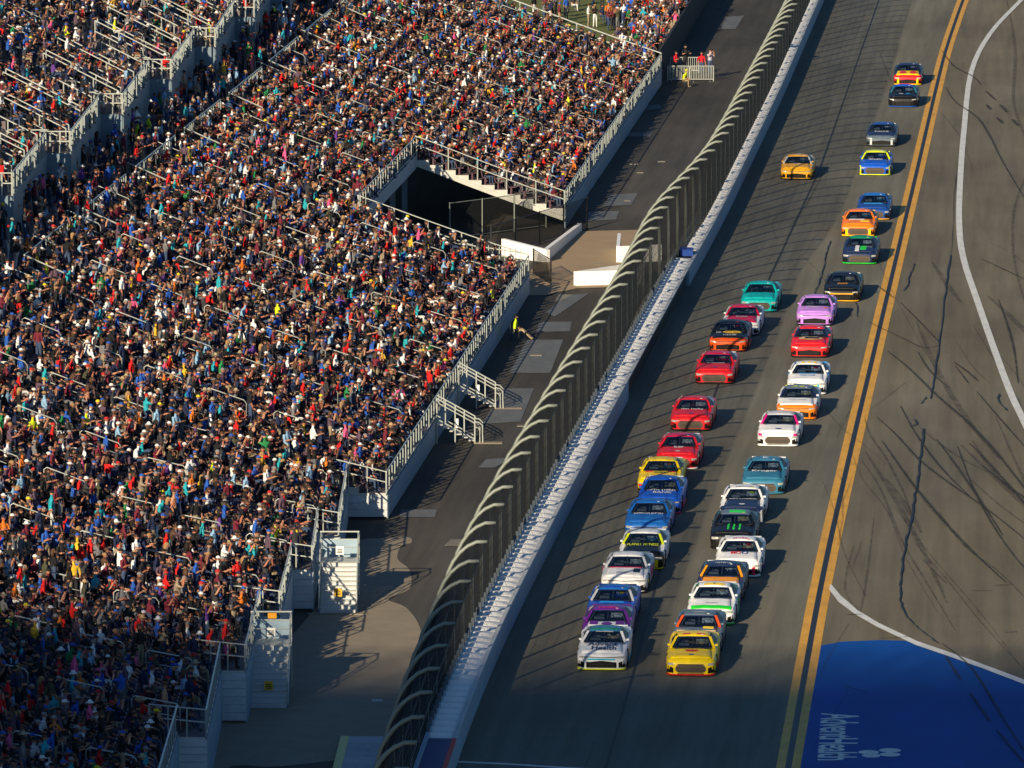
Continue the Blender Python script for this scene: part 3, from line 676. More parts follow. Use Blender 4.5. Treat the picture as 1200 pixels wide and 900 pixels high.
os_ = MB().box(-.17, .17, -.02, 0, 0, .28).build('sign', M_OSIGN); os_.location = (-9.35, 288.6, 2.72); tag(os_, 'small orange sign hanging on the top rail of the lower white staircase', 'sign')
os2 = MB().box(-.17, .17, -.02, 0, 0, .3).build('sign', M_OSIGN); os2.location = (-12.35, 262.5, 1.35); tag(os2, 'orange sign low on the railing at the bottom edge left of the white steps', 'sign')
def stair_side(x0, y, z0, label):
    g = thing('side_staircase', (x0, y, 0), label, 'staircase', 'folding side staircases of the stand'); n = 6; run = .30
    L = n * run
    for k in range(n):
        z = z0 - z0 / (n + 1) * (k + 1)
        MB().box(run * k, run * (k + 1) - .02, -.5, .5, z - .05, z).build('stair_tread', M_ALU, g)
    for sy in (-.55, .55):
        b = MB(); zt_ = lambda t: z0 * (1 - t)
        b.tube([(0, sy, z0 + 1.1), (L, sy, 1.15)], .035, 6); b.tube([(0, sy, z0 + .92), (L, sy, .97)], .028, 6); b.tube([(0, sy, z0 + .12), (L, sy, .2)], .03, 6)
        for t in (0, .22, .48, .72, 1): b.tube([(L * t, sy, (0 if t in (0, 1, .48) else zt_(t) + .1)), (L * t, sy, z0 + 1.1 - (z0 - .05) * t)], .036, 6)
        b.tube([(L, sy, 1.05), (L + .22, sy, 1.0), (L + .36, sy, .85), (L + .38, sy, 0)], .032, 6)
        b.tube([(L, sy, .8), (L + .16, sy, .75), (L + .24, sy, .6), (L + .24, sy, 0)], .026, 6)
        b.build('side_railing', M_RAIL, g)
    MB().box(L - .1, L + 1.3, -.7, -.2, 0, .04).build('base_pad', M_CONC, g)
    MB().box(.9, 1.02, -.60, -.585, .75, 1.2).build('notice', M_WSIGN, g)
    return g
stair_side(lerp_tab([(330, -5.55), (407.6, .93)], 364.6) + .05, 364.6, 1.05, 'white railed side stairs from the long block down to the walkway, farther of two')
stair_side(lerp_tab([(330, -5.55), (407.6, .93)], 353.2) + .05, 353.2, 1.05, 'white railed side stairs from the long block down to the walkway, nearer of two')
# platform with yellow edges, bottom
g = thing('boarded_platform', (-5.2, 268, 0), 'low grey boarded platform with yellow edges at the bottom beside the fence', 'platform')
for k in range(10):
    MB().box(-1.0 - .035 * (10 - k), 1.05, -4.0 + k * 1.35, -4.0 + k * 1.35 + 1.31, 0, .16 + .002 * (k % 2)).build('board', mat('grey_board_worn', (.30, .33, .35), .7, noise=.2) if k % 3 else mat('grey_board', (.36, .38, .40), .7, noise=.15), g)
for sx in (-1, 1):
    x = (-1.36, 1.06)[sx > 0]
    MB().add([(x - (.22 if sx < 0 else .0) , -4, .17), (x + (.1 if sx < 0 else .25), -4, .17), (x + .45 if sx < 0 else x + .22, 9.5, .17), (x + (.13 if sx < 0 else -.02), 9.5, .17)], [(0, 1, 2, 3)]).add([(x - .2, -4.01, 0), (x + .2, -4.01, 0), (x + .2, -4.0, .168), (x - .2, -4.0, .168)], [(0, 1, 2, 3)]).build('yellow_edge', mat('pale_yellow_paint', (.62, .56, .18), .6), g)

# ------------------------------------------------------------------ tower of the stand, left of and behind the view: it shades the foreground
tw = thing('grandstand_tower', (-60, 150, 0), 'tall press tower of the main grandstand left of the view that shades the foreground', 'building')
TWY, TWH = 187.0, 38.6
MB().box(-50, 44.0, TWY - 150 - 14, TWY - 150, TWH - 9, TWH).build('roof_block', mat('tower_cladding', (.45, .46, .47), .7), tw)
for k in range(18):  # thinning slats added above the roof edge to soften its shadow
    zz = TWH + .02 + .30 * k; hh = .29 * (1 - (k / 18.0))
    MB().box(-50, 44.0, TWY - 150 - .12, TWY - 150, zz, zz + hh).build('shadow_softening_slat', mat('tower_cladding', (.45, .46, .47), .7), tw)
for k in range(48): MB().box(-49.9 + 2 * k, -49.8 + 2 * k, TWY - 150 - .24, TWY - 150 - .13, TWH, TWH + 5.4).build('softening_slat_post', M_STEELB, tw)  # posts for the added slats
for k in range(9): MB().box(-48 + 11 * k, -47.2 + 11 * k, TWY - 153, TWY - 152.2, 0, TWH - 9).build('tower_column', M_STEELB, tw)

# ------------------------------------------------------------------ stock cars
def paint(name, rgb):
    key = 'paint_' + name
    if key in _mats: return _mats[key]
    m = bpy.data.materials.new(key); m.use_nodes = True; t = m.node_tree; b = t.nodes['Principled BSDF']
    b.inputs['Roughness'].default_value = .42; b.inputs['Specular IOR Level'].default_value = .25; b.inputs['Coat Weight'].default_value = .16; b.inputs['Coat Roughness'].default_value = .08
    tc = t.nodes.new('ShaderNodeTexCoord'); nz = t.nodes.new('ShaderNodeTexNoise'); nz.inputs['Scale'].default_value = 3.0; nz.inputs['Detail'].default_value = 5
    mr = t.nodes.new('ShaderNodeMapRange'); mr.inputs['From Min'].default_value = .3; mr.inputs['From Max'].default_value = .7; mr.inputs['To Min'].default_value = .82; mr.inputs['To Max'].default_value = 1.08
    sc = t.nodes.new('ShaderNodeVectorMath'); sc.operation = 'SCALE'; sc.inputs[0].default_value = rgb
    t.links.new(tc.outputs['Object'], nz.inputs['Vector']); t.links.new(nz.outputs['Fac'], mr.inputs['Value']); t.links.new(mr.outputs[0], sc.inputs['Scale']); t.links.new(sc.outputs[0], b.inputs['Base Color'])
    _mats[key] = m; return m
PC = {'white': (.80, .80, .80), 'silver': (.55, .57, .60), 'black': (.006, .007, .010), 'navy': (.012, .025, .075), 'blue': (.006, .085, .52), 'midblue': (.01, .13, .48), 'darkblue': (.01, .06, .28), 'sky': (.02, .32, .75), 'teal': (.0, .46, .44), 'steel': (.03, .17, .28), 'red': (.72, .012, .02), 'crimson': (.60, .01, .06),
      'orange': (.88, .20, .008), 'redorange': (.85, .09, .008), 'gold': (.90, .42, .01), 'amber': (.88, .33, .008), 'yellow': (.90, .62, .0), 'neon': (.75, .85, .01), 'green': (.02, .62, .03), 'darkgreen': (.0, .25, .08), 'lilac': (.52, .24, .74), 'purple': (.13, .015, .25), 'magenta': (.75, .01, .22), 'grey': (.10, .14, .18), 'tan': (.55, .42, .22), 'cyan': (.0, .42, .62)}
def P_(c): return paint(c, PC[c])
M_TYRE = mat('tyre_rubber', (.015, .015, .016), .8); M_RIM = mat('dark_wheel_rim', (.06, .06, .065), .35, metal=.7)
M_GRILLE = mat('grille_mesh', (.010, .009, .008), .8, spec=.1); M_GRILLET = mat('bronze_grille', (.075, .052, .034), .5, metal=.2)
M_CABIN = mat('cabin_floor', (.02, .022, .026), .8); M_CAGE = mat('roll_cage', (.20, .21, .22), .5)
M_LAMP = mat('lamp_decal', (.40, .40, .37), .25); M_SPL = mat('splitter_black', (.015, .015, .015), .5)
gm = bpy.data.materials.new('windscreen_glass'); gm.use_nodes = True; t = gm.node_tree; t.nodes.remove(t.nodes['Principled BSDF'])
tr = t.nodes.new('ShaderNodeBsdfTransparent'); tr.inputs[0].default_value = (.33, .40, .48, 1); gl = t.nodes.new('ShaderNodeBsdfGlossy'); gl.inputs['Roughness'].default_value = .04; gl.inputs[0].default_value = (.9, .95, 1, 1)
fr_ = t.nodes.new('ShaderNodeFresnel'); fr_.inputs[0].default_value = 1.5; mx = t.nodes.new('ShaderNodeMixShader')
mx.inputs[0].default_value = .10; t.links.new(tr.outputs[0], mx.inputs[1]); t.links.new(gl.outputs[0], mx.inputs[2]); t.links.new(mx.outputs[0], t.nodes['Material Output'].inputs[0])
M_GLASS = gm
try: gm.use_transparent_shadow = True
except Exception: pass


ZC = [(-2.45, .50), (-2.42, .60), (-2.34, .67), (-2.15, .72), (-1.8, .765), (-1.3, .82), (-.85, .88), (0, .90), (1.3, .94), (1.9, 1.0), (2.35, 1.0), (2.45, .93)]
HW = [(-2.45, .66), (-2.42, .76), (-2.36, .86), (-2.25, .935), (-2.0, .975), (-1.5, 1.0), (1.6, 1.0), (2.2, .975), (2.45, .93)]
def zc(y): return lerp_tab(ZC, max(-2.45, min(2.45, y)))
def hw(y): return lerp_tab(HW, max(-2.45, min(2.45, y)))
def nose_y(x, z=.3):
    x = abs(x); y = -2.45
    if x > .66:
        for k in range(60):
            y = -2.45 + k * .01
            if hw(y) >= x: break
    if z > .5: y = max(y, -2.45 + (z - .5) * .5)
    return y
def top_z(x, y):
    h = hw(y); c = zc(y); x = abs(x) / h
    pts = [(0, c), (.35, c + .006), (.62, c - .012), (.82, c - .02), (.93, c - .045), (1, c - .14)]
    return lerp_tab(pts, min(x, 1))
def body_mesh():
    b = MB(); ys = [-2.45, -2.42, -2.36, -2.25, -2.1, -1.9, -1.7, -1.5, -1.3, -1.1, -.85, -.5, 0, .5, 1.0, 1.3, 1.6, 1.9, 2.15, 2.35, 2.45]
    npt = 0
    for y in ys:
        h = hw(y); half = [(h * .95, .10), (h, .28), (h * 1.005, .45), (h * 1.0, max(.46, zc(y) - .14)), (h * .93, top_z(h * .93, y)), (h * .62, top_z(h * .62, y)), (h * .35, top_z(h * .35, y))]
        ring = [(x, z) for x, z in half] + [(0, top_z(0, y))] + [(-x, z) for x, z in half[::-1]]; npt = len(ring)
        b.v += [(x, y, z) for x, z in ring]
    for i in range(len(ys) - 1):
        for k in range(npt):
            k2 = (k + 1) % npt
            b.f.append((i * npt + k, i * npt + k2, (i + 1) * npt + k2, (i + 1) * npt + k)); b.m.append(1 if ys[i] < -1.95 else 0)
    b.f += [tuple(range(npt)), tuple((len(ys) - 1) * npt + k for k in range(npt))[::-1]]; b.m += [1, 0]
    me = b.mesh('body', [M_DARK, M_DARK], smooth=True)
    o = bpy.data.objects.new('b', me); COL.objects.link(o)
    bm = bmesh.new(); bm.from_mesh(me); bmesh.ops.recalc_face_normals(bm, faces=bm.faces); bm.to_mesh(me); bm.free()
    cut = MB()
    for y in (-1.42, 1.37):
        n = 18
        for x in (-1.2, 1.2): cut.v += [(x, y + .385 * math.cos(2 * math.pi * k / n), .35 + .385 * math.sin(2 * math.pi * k / n)) for k in range(n)]
        o_ = len(cut.v) - 2 * n
        for k in range(n): cut.f.append((o_ + k, o_ + (k + 1) % n, o_ + n + (k + 1) % n, o_ + n + k)); cut.m.append(0)
        cut.f += [tuple(o_ + k for k in range(n))[::-1], tuple(o_ + n + k for k in range(n))]; cut.m += [0, 0]
    cm_ = cut.mesh('c', M_DARK); co = bpy.data.objects.new('c', cm_); COL.objects.link(co)
    bm = bmesh.new(); bm.from_mesh(cm_); bmesh.ops.recalc_face_normals(bm, faces=bm.faces); bm.to_mesh(cm_); bm.free()
    md = o.modifiers.new('b', 'BOOLEAN'); md.operation = 'DIFFERENCE'; md.object = co; md.solver = 'EXACT'
    r = bpy.data.meshes.new_from_object(o.evaluated_get(bpy.context.evaluated_depsgraph_get())); r.name = 'body'
    bpy.data.objects.remove(o); bpy.data.objects.remove(co)
    r.materials.clear()
    for m in (M_DARK, M_DARK, M_DARK): r.materials.append(m)
    # wheel wells dark
    for p in r.polygons:
        c = p.center
        p.material_index = 1 if c.y < -1.95 else 0
        for y in (-1.42, 1.37):
            if abs(math.hypot(c.y - y, c.z - .35) - .38) < .03 and abs(p.normal.x) < .3 and abs(c.x) < .97: p.material_index = 2
    try:
        r.set_sharp_from_angle(angle=R(38))
    except Exception: pass
    return r
def patch(xs_, zlo, zhi, off=.015, th=.04):
    """thin plate lying on the curved nose between heights zlo(x) and zhi(x)"""
    b = MB(); n = len(xs_)
    for x in xs_:
        for z in (zlo(x), zhi(x)):
            y = nose_y(x, z)
            s_ = off
            b.v += [(x, y - s_, z), (x, y + th, z)]
    for i in range(n - 1):
        a = 4 * i; c = a + 4
        b.f += [(a, c, c + 2, a + 2), (a + 1, a + 3, c + 3, c + 1), (a, a + 1, c + 1, c), (a + 2, c + 2, c + 3, a + 3)]; b.m += [0] * 4
    b.f += [(0, 2, 3, 1), (4 * n - 4, 4 * n - 3, 4 * n - 1, 4 * n - 2)]; b.m += [0, 0]
    return b
def top_panel(x0f, x1f, y0, y1, nx, ny, off=.030, zf=top_z):
    b = MB()
    for j in range(ny + 1):
        y = y0 + (y1 - y0) * j / ny; a, c = x0f(y), x1f(y)
        for i in range(nx + 1):
            x = a + (c - a) * i / nx; b.v.append((x, y, zf(x, y) + off))
    N_ = (nx + 1) * (ny + 1); b.v += [(x, y, z - .03) for x, y, z in b.v[:N_]]
    for j in range(ny):
        for i in range(nx):
            a = j * (nx + 1) + i; q = (a, a + 1, a + nx + 2, a + nx + 1); b.f.append(q); b.m.append(0)
    def edge(a, c): b.f.append((a, a + N_, c + N_, c)); b.m.append(0)
    for i in range(nx): edge(i, i + 1); edge(ny * (nx + 1) + i + 1, ny * (nx + 1) + i)
    for j in range(ny): edge((j + 1) * (nx + 1), j * (nx + 1)); edge(j * (nx + 1) + nx, (j + 1) * (nx + 1) + nx)
    return b
ME = {}
ME['body'] = body_mesh()
ME['hood'] = top_panel(lambda y: -.80 + .06 * (y + 2.2), lambda y: .80 - .06 * (y + 2.2), -2.22, -.93, 10, 6).mesh('hood', M_DARK, smooth=True)
# greenhouse geometry
WB, WT = (.85, -.88, .90), (.64, -.15, 1.20)          # windscreen base and top corners
HO = .032
RT, RB = (.565, .80, 1.25), (.66, 1.72, 1.0)
def ws_pt(s, t):                                          # s -1..1, t 0..1 on the windscreen
    x = s * (WB[0] + (WT[0] - WB[0]) * t); y = WB[1] + (WT[1] - WB[1]) * t - .16 * (1 - s * s) * (1 - .4 * t); z = WB[2] + (WT[2] - WB[2]) * t + .035 * (1 - s * s) * t
    return x, y, z
def ws_mesh(s0, s1, t0, t1, off, ns=8, ntt=3):
    b = MB()
    for j in range(ntt + 1):
        for i in range(ns + 1):
            x, y, z = ws_pt(s0 + (s1 - s0) * i / ns, t0 + (t1 - t0) * j / ntt); b.v.append((x, y - off * .4, z + off))
    for j in range(ntt):
        for i in range(ns): a = j * (ns + 1) + i; b.f.append((a, a + 1, a + ns + 2, a + ns + 1)); b.m.append(0)
    return b
ME['windshield'] = ws_mesh(-.96, .96, .02, .985, 0).mesh('windshield', M_GLASS, smooth=True)
ME['banner'] = ws_mesh(-.93, .93, .86, .97, .006, 8, 1).mesh('sun_strip', M_BLACK, smooth=True)
def roof_z(x, y): return 1.30 - .06 * (x / .63) ** 2 - .17 * max(0, .4 - y) ** 2 - .10 * max(0, y - .4) ** 2
rf = MB()
rf = top_panel(lambda y: -.65, lambda y: .65, -.20, .95, 8, 6, 0.0, roof_z); ME['roof'] = rf.mesh('roof', M_DARK, smooth=True)
b = MB()
for sx in (-1, 1):
    b = MB()
    b.beam((sx * WB[0] * 1.0, WB[1] + .0, WB[2] - .02), (sx * WT[0] * 1.02, WT[1], WT[2] - .01), .10, .05)
    ME['pillar%d' % sx] = b.mesh('front_pillar', M_DARK)
b = MB()
for sx in (-1, 1):                                       # side glass + rear quarter frame
    b = MB(); b.add([(sx * .86, -.80, .88), (sx * .90, 1.0, .92), (sx * .67, .80, 1.21), (sx * .66, -.15, 1.18)], [(0, 1, 2, 3)])
    ME['sideglass%d' % sx] = b.mesh('side_window', M_BLACK)
b = MB()
for sx in (-1, 1):
    b = MB(); b.hexa([(sx * .90, .85, .90), (sx * .88, 1.95, .94), (sx * .70, 1.95, .96), (sx * .80, .85, .92), (sx * .66, .55, 1.23), (sx * .65, .98, 1.20), (sx * .58, .98, 1.21), (sx * .60, .55, 1.24)])
    ME['rearpillar%d' % sx] = b.mesh('rear_pillar', M_DARK)
b = MB().add([(-.62, .85, 1.235), (.62, .85, 1.235), (.72, 1.8, .98), (-.72, 1.8, .98)], [(0, 1, 2, 3)]); ME['rearglass'] = b.mesh('rear_window', M_BLACK)
b = MB().hexa([(-.78, 2.28, .98), (.78, 2.28, .98), (.78, 2.32, .98), (-.78, 2.32, .98), (-.78, 2.34, 1.018), (.78, 2.34, 1.018), (.78, 2.37, 1.018), (-.78, 2.37, 1.018)]); ME['spoiler'] = b.mesh('spoiler', M_DARK)
b = MB().box(-.78, .78, -.95, 1.75, .885, .90); ME['cabin'] = b.mesh('cabin_floor', M_CABIN)
b = MB()
for sx in (-1, 1):
    b.tube([(sx * .70, -.70, .90), (sx * .52, -.10, 1.17), (sx * .52, .7, 1.2), (sx * .62, 1.4, .92)], .03, 5)
b.tube([(-.52, .35, 1.2), (.52, .35, 1.2)], .03, 5).tube([(-.55, .38, .9), (.5, .35, 1.2)], .025, 5).tube([(0, -.05, 1.22), (0, -.62, .95)], .022, 5)
ME['cage'] = b.mesh('roll_cage', M_CAGE)
b = MB().box(.14, .56, .18, .30, .80, 1.13).box(.10, .20, -.02, .28, .95, 1.12).box(.50, .60, -.02, .28, .95, 1.12); ME['seat'] = b.mesh('seat', mat('racing_seat', (.75, .74, .68), .6))
b = MB().box(-.55, -.15, -.55, -.25, .90, .99).box(-.5, -.2, .25, .6, .9, 1.06); ME['boxes'] = b.mesh('cabin_box', M_CAGE)
xs5 = [-.6, -.45, -.3, -.15, 0, .15, .3, .45, .6]
# grille variants: low wide, tall bronze, tall dark
ME['g0'] = patch([-.60, -.5, -.3, 0, .3, .5, .60], lambda x: .13 , lambda x: .41 - .10 * abs(x), .012).mesh('grille', M_GRILLE)
ME['g1'] = patch([-.60, -.54, -.45, -.25, 0, .25, .45, .54, .60], lambda x: .15 + (.10 if abs(x) > .58 else .03 if abs(x) > .5 else 0), lambda x: .47 - (.10 if abs(x) > .58 else .03 if abs(x) > .5 else 0), .012).mesh('grille', M_GRILLET)
ME['g2'] = patch([-.64, -.5, -.3, 0, .3, .5, .64], lambda x: .13, lambda x: .42 - .12 * abs(x), .012).mesh('grille', M_GRILLE)
b = MB()
for z in (.2, .26, .32): b.box(-.5, .5, -2.475, -2.464, z - .006, z + .006)
for k in range(-4, 5): b.box(k * .11 - .005, k * .11 + .005, -2.472, -2.463, .16, .36)
ME['bars'] = b.mesh('grille_bar', M_SPL)
b = MB()
for z in (.12, .485): b.box(-.52, .52, -2.48, -2.455, z - .012, z + .012)
ME['gframe'] = b.mesh('grille_frame', M_SPL)
ME['line0'] = patch([-.82, -.6, -.3, 0, .3, .6, .82], lambda x: .52 + .03 * abs(x), lambda x: .545 + .05 * abs(x), .014).mesh('grille_line', M_SPL)
def lamp(sx, kind):
    if kind == 0: return patch([sx * .60, sx * .72, sx * .84, sx * .90], lambda x: .50 + .05 * (abs(x) - .6), lambda x: .555 + .08 * (abs(x) - .6), .018)
    if kind == 1: return patch([sx * .68, sx * .78, sx * .88, sx * .92], lambda x: .44, lambda x: .53 + .05 * (abs(x) - .7), .018)
    return patch([sx * .62, sx * .75, sx * .86, sx * .91], lambda x: .47 - .1 * (abs(x) - .6), lambda x: .55, .018)
for k in (0, 1, 2):
    for sx in (-1, 1): ME['lamp%d%d' % (k, sx)] = lamp(sx, k).mesh('headlight', M_LAMP)
for sx in (-1, 1):
    ME['intake%d' % sx] = patch([sx * .68, sx * .78, sx * .88, sx * .94], lambda x: .14 + .05 * (abs(x) - .68), lambda x: .34 + .35 * (abs(x) - .68), .014).mesh('air_intake', M_GRILLE)
    ME['cheek%d' % sx] = patch([sx * .60, sx * .66, sx * .74], lambda x: .12, lambda x: .44 + .2 * (abs(x) - .6), .016).mesh('bumper_stripe', M_DARK)
b = MB(); pts = [(x, nose_y(x) - .05) for x in (-.95, -.9, -.8, -.6, -.3, 0, .3, .6, .8, .9, .95)]
for x, y in pts: b.v += [(x * 1.02, y, .055), (x * 1.02, y, .10), (x * .98, y + .2, .10), (x * .98, y + .2, .055)]
for i in range(len(pts) - 1):
    for q in range(4): b.f.append((4 * i + q, 4 * i + (q + 1) % 4, 4 * i + 4 + (q + 1) % 4, 4 * i + 4 + q)); b.m.append(0)
b.f += [(3, 2, 1, 0), (40, 41, 42, 43)]; b.m += [0, 0]
ME['splitter'] = b.mesh('splitter', M_SPL)
b = MB()
b.box(-.05, .05, -.05, .05, 0, .07)
ME['mirrors'] = b.mesh('mirror', M_DARK)
def wheel_mesh():
    b = MB(); n = 20; prof = [(-.14, .23), (-.15, .31), (-.12, .345), (.12, .345), (.15, .31), (.14, .23)]
    for x, r in prof: b.v += [(x, r * math.cos(2 * math.pi * k / n), r * math.sin(2 * math.pi * k / n)) for k in range(n)]
    for i in range(len(prof) - 1):
        for k in range(n): b.f.append((i * n + k, i * n + (k + 1) % n, (i + 1) * n + (k + 1) % n, (i + 1) * n + k)); b.m.append(0)
    ty = b.mesh('tyre', M_TYRE, smooth=True)
    b = MB().tube([(-.13, 0, 0), (.13, 0, 0)], .228, 16)
    for k in range(5):
        a = 2 * math.pi * k / 5
        for sx in (-1, 1): b.beam((sx * .145, 0, 0), (sx * .145, .2 * math.cos(a), .2 * math.sin(a)), .06, .03)
    return ty, b.mesh('rim', M_RIM)
TY, RM = wheel_mesh()
hub_me = MB().tube([(-.12, 0, 0), (.12, 0, 0)], .06, 8).mesh('wheel_hub', M_RIM)
side_panels = {}
for nm, y0_, y1_, z0_, z1_ in (('door_decal', -.6, .75, .38, .80), ('side_skirt', -1.0, .95, .11, .30)):
    for sx in (-1, 1):
        b = MB(); b.box(min(sx * .99, sx * 1.012), max(sx * .99, sx * 1.012), y0_, y1_, z0_, z1_)
        side_panels[nm, sx] = b.mesh(nm, M_DARK)
helm = MB()
def sphere(b, c, r, n=10, m_=7, mi=0, sz=1.0):
    o = len(b.v)
    for j in range(m_ + 1):
        t_ = math.pi * j / m_
        for k in range(n): a = 2 * math.pi * k / n; b.v.append((c[0] + r * math.sin(t_) * math.cos(a), c[1] + r * math.sin(t_) * math.sin(a), c[2] + r * sz * math.cos(t_)))
    for j in range(m_):
        for k in range(n): b.f.append((o + j * n + k, o + (j + 1) * n + k, o + (j + 1) * n + (k + 1) % n, o + j * n + (k + 1) % n)); b.m.append(mi)
    return b
sphere(helm, (0, 0, 0), .15, 12, 8); HELM = helm.mesh('helmet', M_DARK, smooth=True)
b = MB(); 
for i_, (a, z) in enumerate(((-.9, 0), (-.45, 0), (0, 0), (.45, 0), (.9, 0))):
    b.v += [(.152 * math.sin(a), -.152 * math.cos(a), -.02), (.152 * math.sin(a), -.152 * math.cos(a), .055)]
for i in range(4): b.f.append((2 * i, 2 * i + 2, 2 * i + 3, 2 * i + 1)); b.m.append(0)
VISOR = b.mesh('visor', M_BLACK)
# driver torso with arms to the wheel: one continuous skinned body (upper part seen through the windscreen)
def skin_mesh(nodes, edges, name, sub=1, root=0):
    me = bpy.data.meshes.new(name); me.from_pydata([n[0] for n in nodes], edges, [])
    o = bpy.data.objects.new(name, me); COL.objects.link(o)
    md = o.modifiers.new('s', 'SKIN'); md.use_smooth_shade = True
    if sub: o.modifiers.new('u', 'SUBSURF').levels = sub
    sv = me.skin_vertices[0].data
    for i, n in enumerate(nodes): r = n[1]; sv[i].radius = r if isinstance(r, tuple) else (r, r)
    sv[root].use_root = True
    r = bpy.data.meshes.new_from_object(o.evaluated_get(bpy.context.evaluated_depsgraph_get())); r.name = name
    bpy.data.objects.remove(o); bpy.data.meshes.remove(me)
    return r
dn = [((0, .0, -.28), (.14, .10)), ((0, .02, -.02), (.17, .11)), ((0, .02, .14), (.12, .08)), ((0, 0, .24), .055), ((.19, 0, .10), .065), ((.24, -.2, -.02), .05), ((.14, -.42, .04), .038), ((-.19, 0, .10), .065), ((-.24, -.2, -.02), .05), ((-.14, -.42, .04), .038)]
de = [(0, 1), (1, 2), (2, 3), (2, 4), (4, 5), (5, 6), (2, 7), (7, 8), (8, 9)]
DRV = skin_mesh(dn, de, 'person', 1)

def part(name, me, mt, root, loc=None, rot=None):
    o = link(name, me, root, loc)
    mts = mt if isinstance(mt, (list, tuple)) else [mt]
    for i, m in enumerate(mts):
        if i < len(o.material_slots): o.material_slots[i].link = 'OBJECT'; o.material_slots[i].material = m
    if rot: o.rotation_euler = rot
    return o
_tx = {}
def decal(root, txt, m, x, y, wid, hgt, surf='hood', name='lettering', rot=0):
    """flat lettering laid on the hood, roof, windscreen or nose; reads from the front"""
    key = (txt, x, y, wid, hgt, surf)
    if key not in _tx:
        me = text_mesh(txt, 1.0, 1.0, .02)
        xs__ = [v.co.x for v in me.vertices]; ys__ = [v.co.y for v in me.vertices]
        w_ = (max(xs__) - min(xs__)) or 1; h_ = (max(ys__) - min(ys__)) or 1; cx, cy = (max(xs__) + min(xs__)) / 2, (max(ys__) + min(ys__)) / 2
        for v in me.vertices:
            a, c = (v.co.x - cx) / w_ * wid, (v.co.y - cy) / h_ * hgt
            if surf == 'hood': v.co = (x + a, y + c, top_z(x + a, y + c) + .020 + HO)
            elif surf == 'roof': v.co = (x + a, y + c, roof_z(x + a, y + c) + .012)
            elif surf == 'nose': v.co = (x + a, nose_y(x + a, y + c) - .022, y + c)
            elif surf == 'glass':
                s_ = (x + a) / .66; p = ws_pt(s_, y + c); v.co = (p[0], p[1] - .012, p[2] + .012)
        _tx[key] = me
    me = _tx[key]
    if not me.materials: me.materials.append(m)
    return part(name, me, m, root)
def ellipse_decal(root, m, x, y, rx, ry, name='logo_oval', surf='hood'):
    b = MB(); n = 20; zf = top_z if surf == 'hood' else roof_z
    b.v = [(x, y, zf(x, y) + .016 + HO * (surf == 'hood'))] + [(x + rx * math.cos(2 * math.pi * k / n), y + ry * math.sin(2 * math.pi * k / n), zf(x + rx * math.cos(2 * math.pi * k / n), y + ry * math.sin(2 * math.pi * k / n)) + .016 + HO * (surf == 'hood')) for k in range(n)]
    b.f = [(0, 1 + k, 1 + (k + 1) % n) for k in range(n)]; b.m = [0] * n
    return b.build(name, m, root)
def hood_rect(root, m, x0, x1, y0, y1, name='hood_stripe', z=.042):
    return top_panel(lambda y: x0, lambda y: x1, y0, y1, 8, 3, z).build(name, m, root)
def slope_y(y): return (xw(y + 4) - xw(y - 4)) / 8
CARS = []
def drv_label(h, lab):
    ws = ('driver in %s helmet in the %s' % (h, lab.replace('race car', 'car'))).split()[:16]
    while ws[-1] in ('the', 'and', 'in', 'of', 'with', 'a', 'on', 'behind', 'two', 'to', 'hood', 'above', 'one', 'right', 'across', 'near', 'at'): ws.pop()
    return ' '.join(ws)
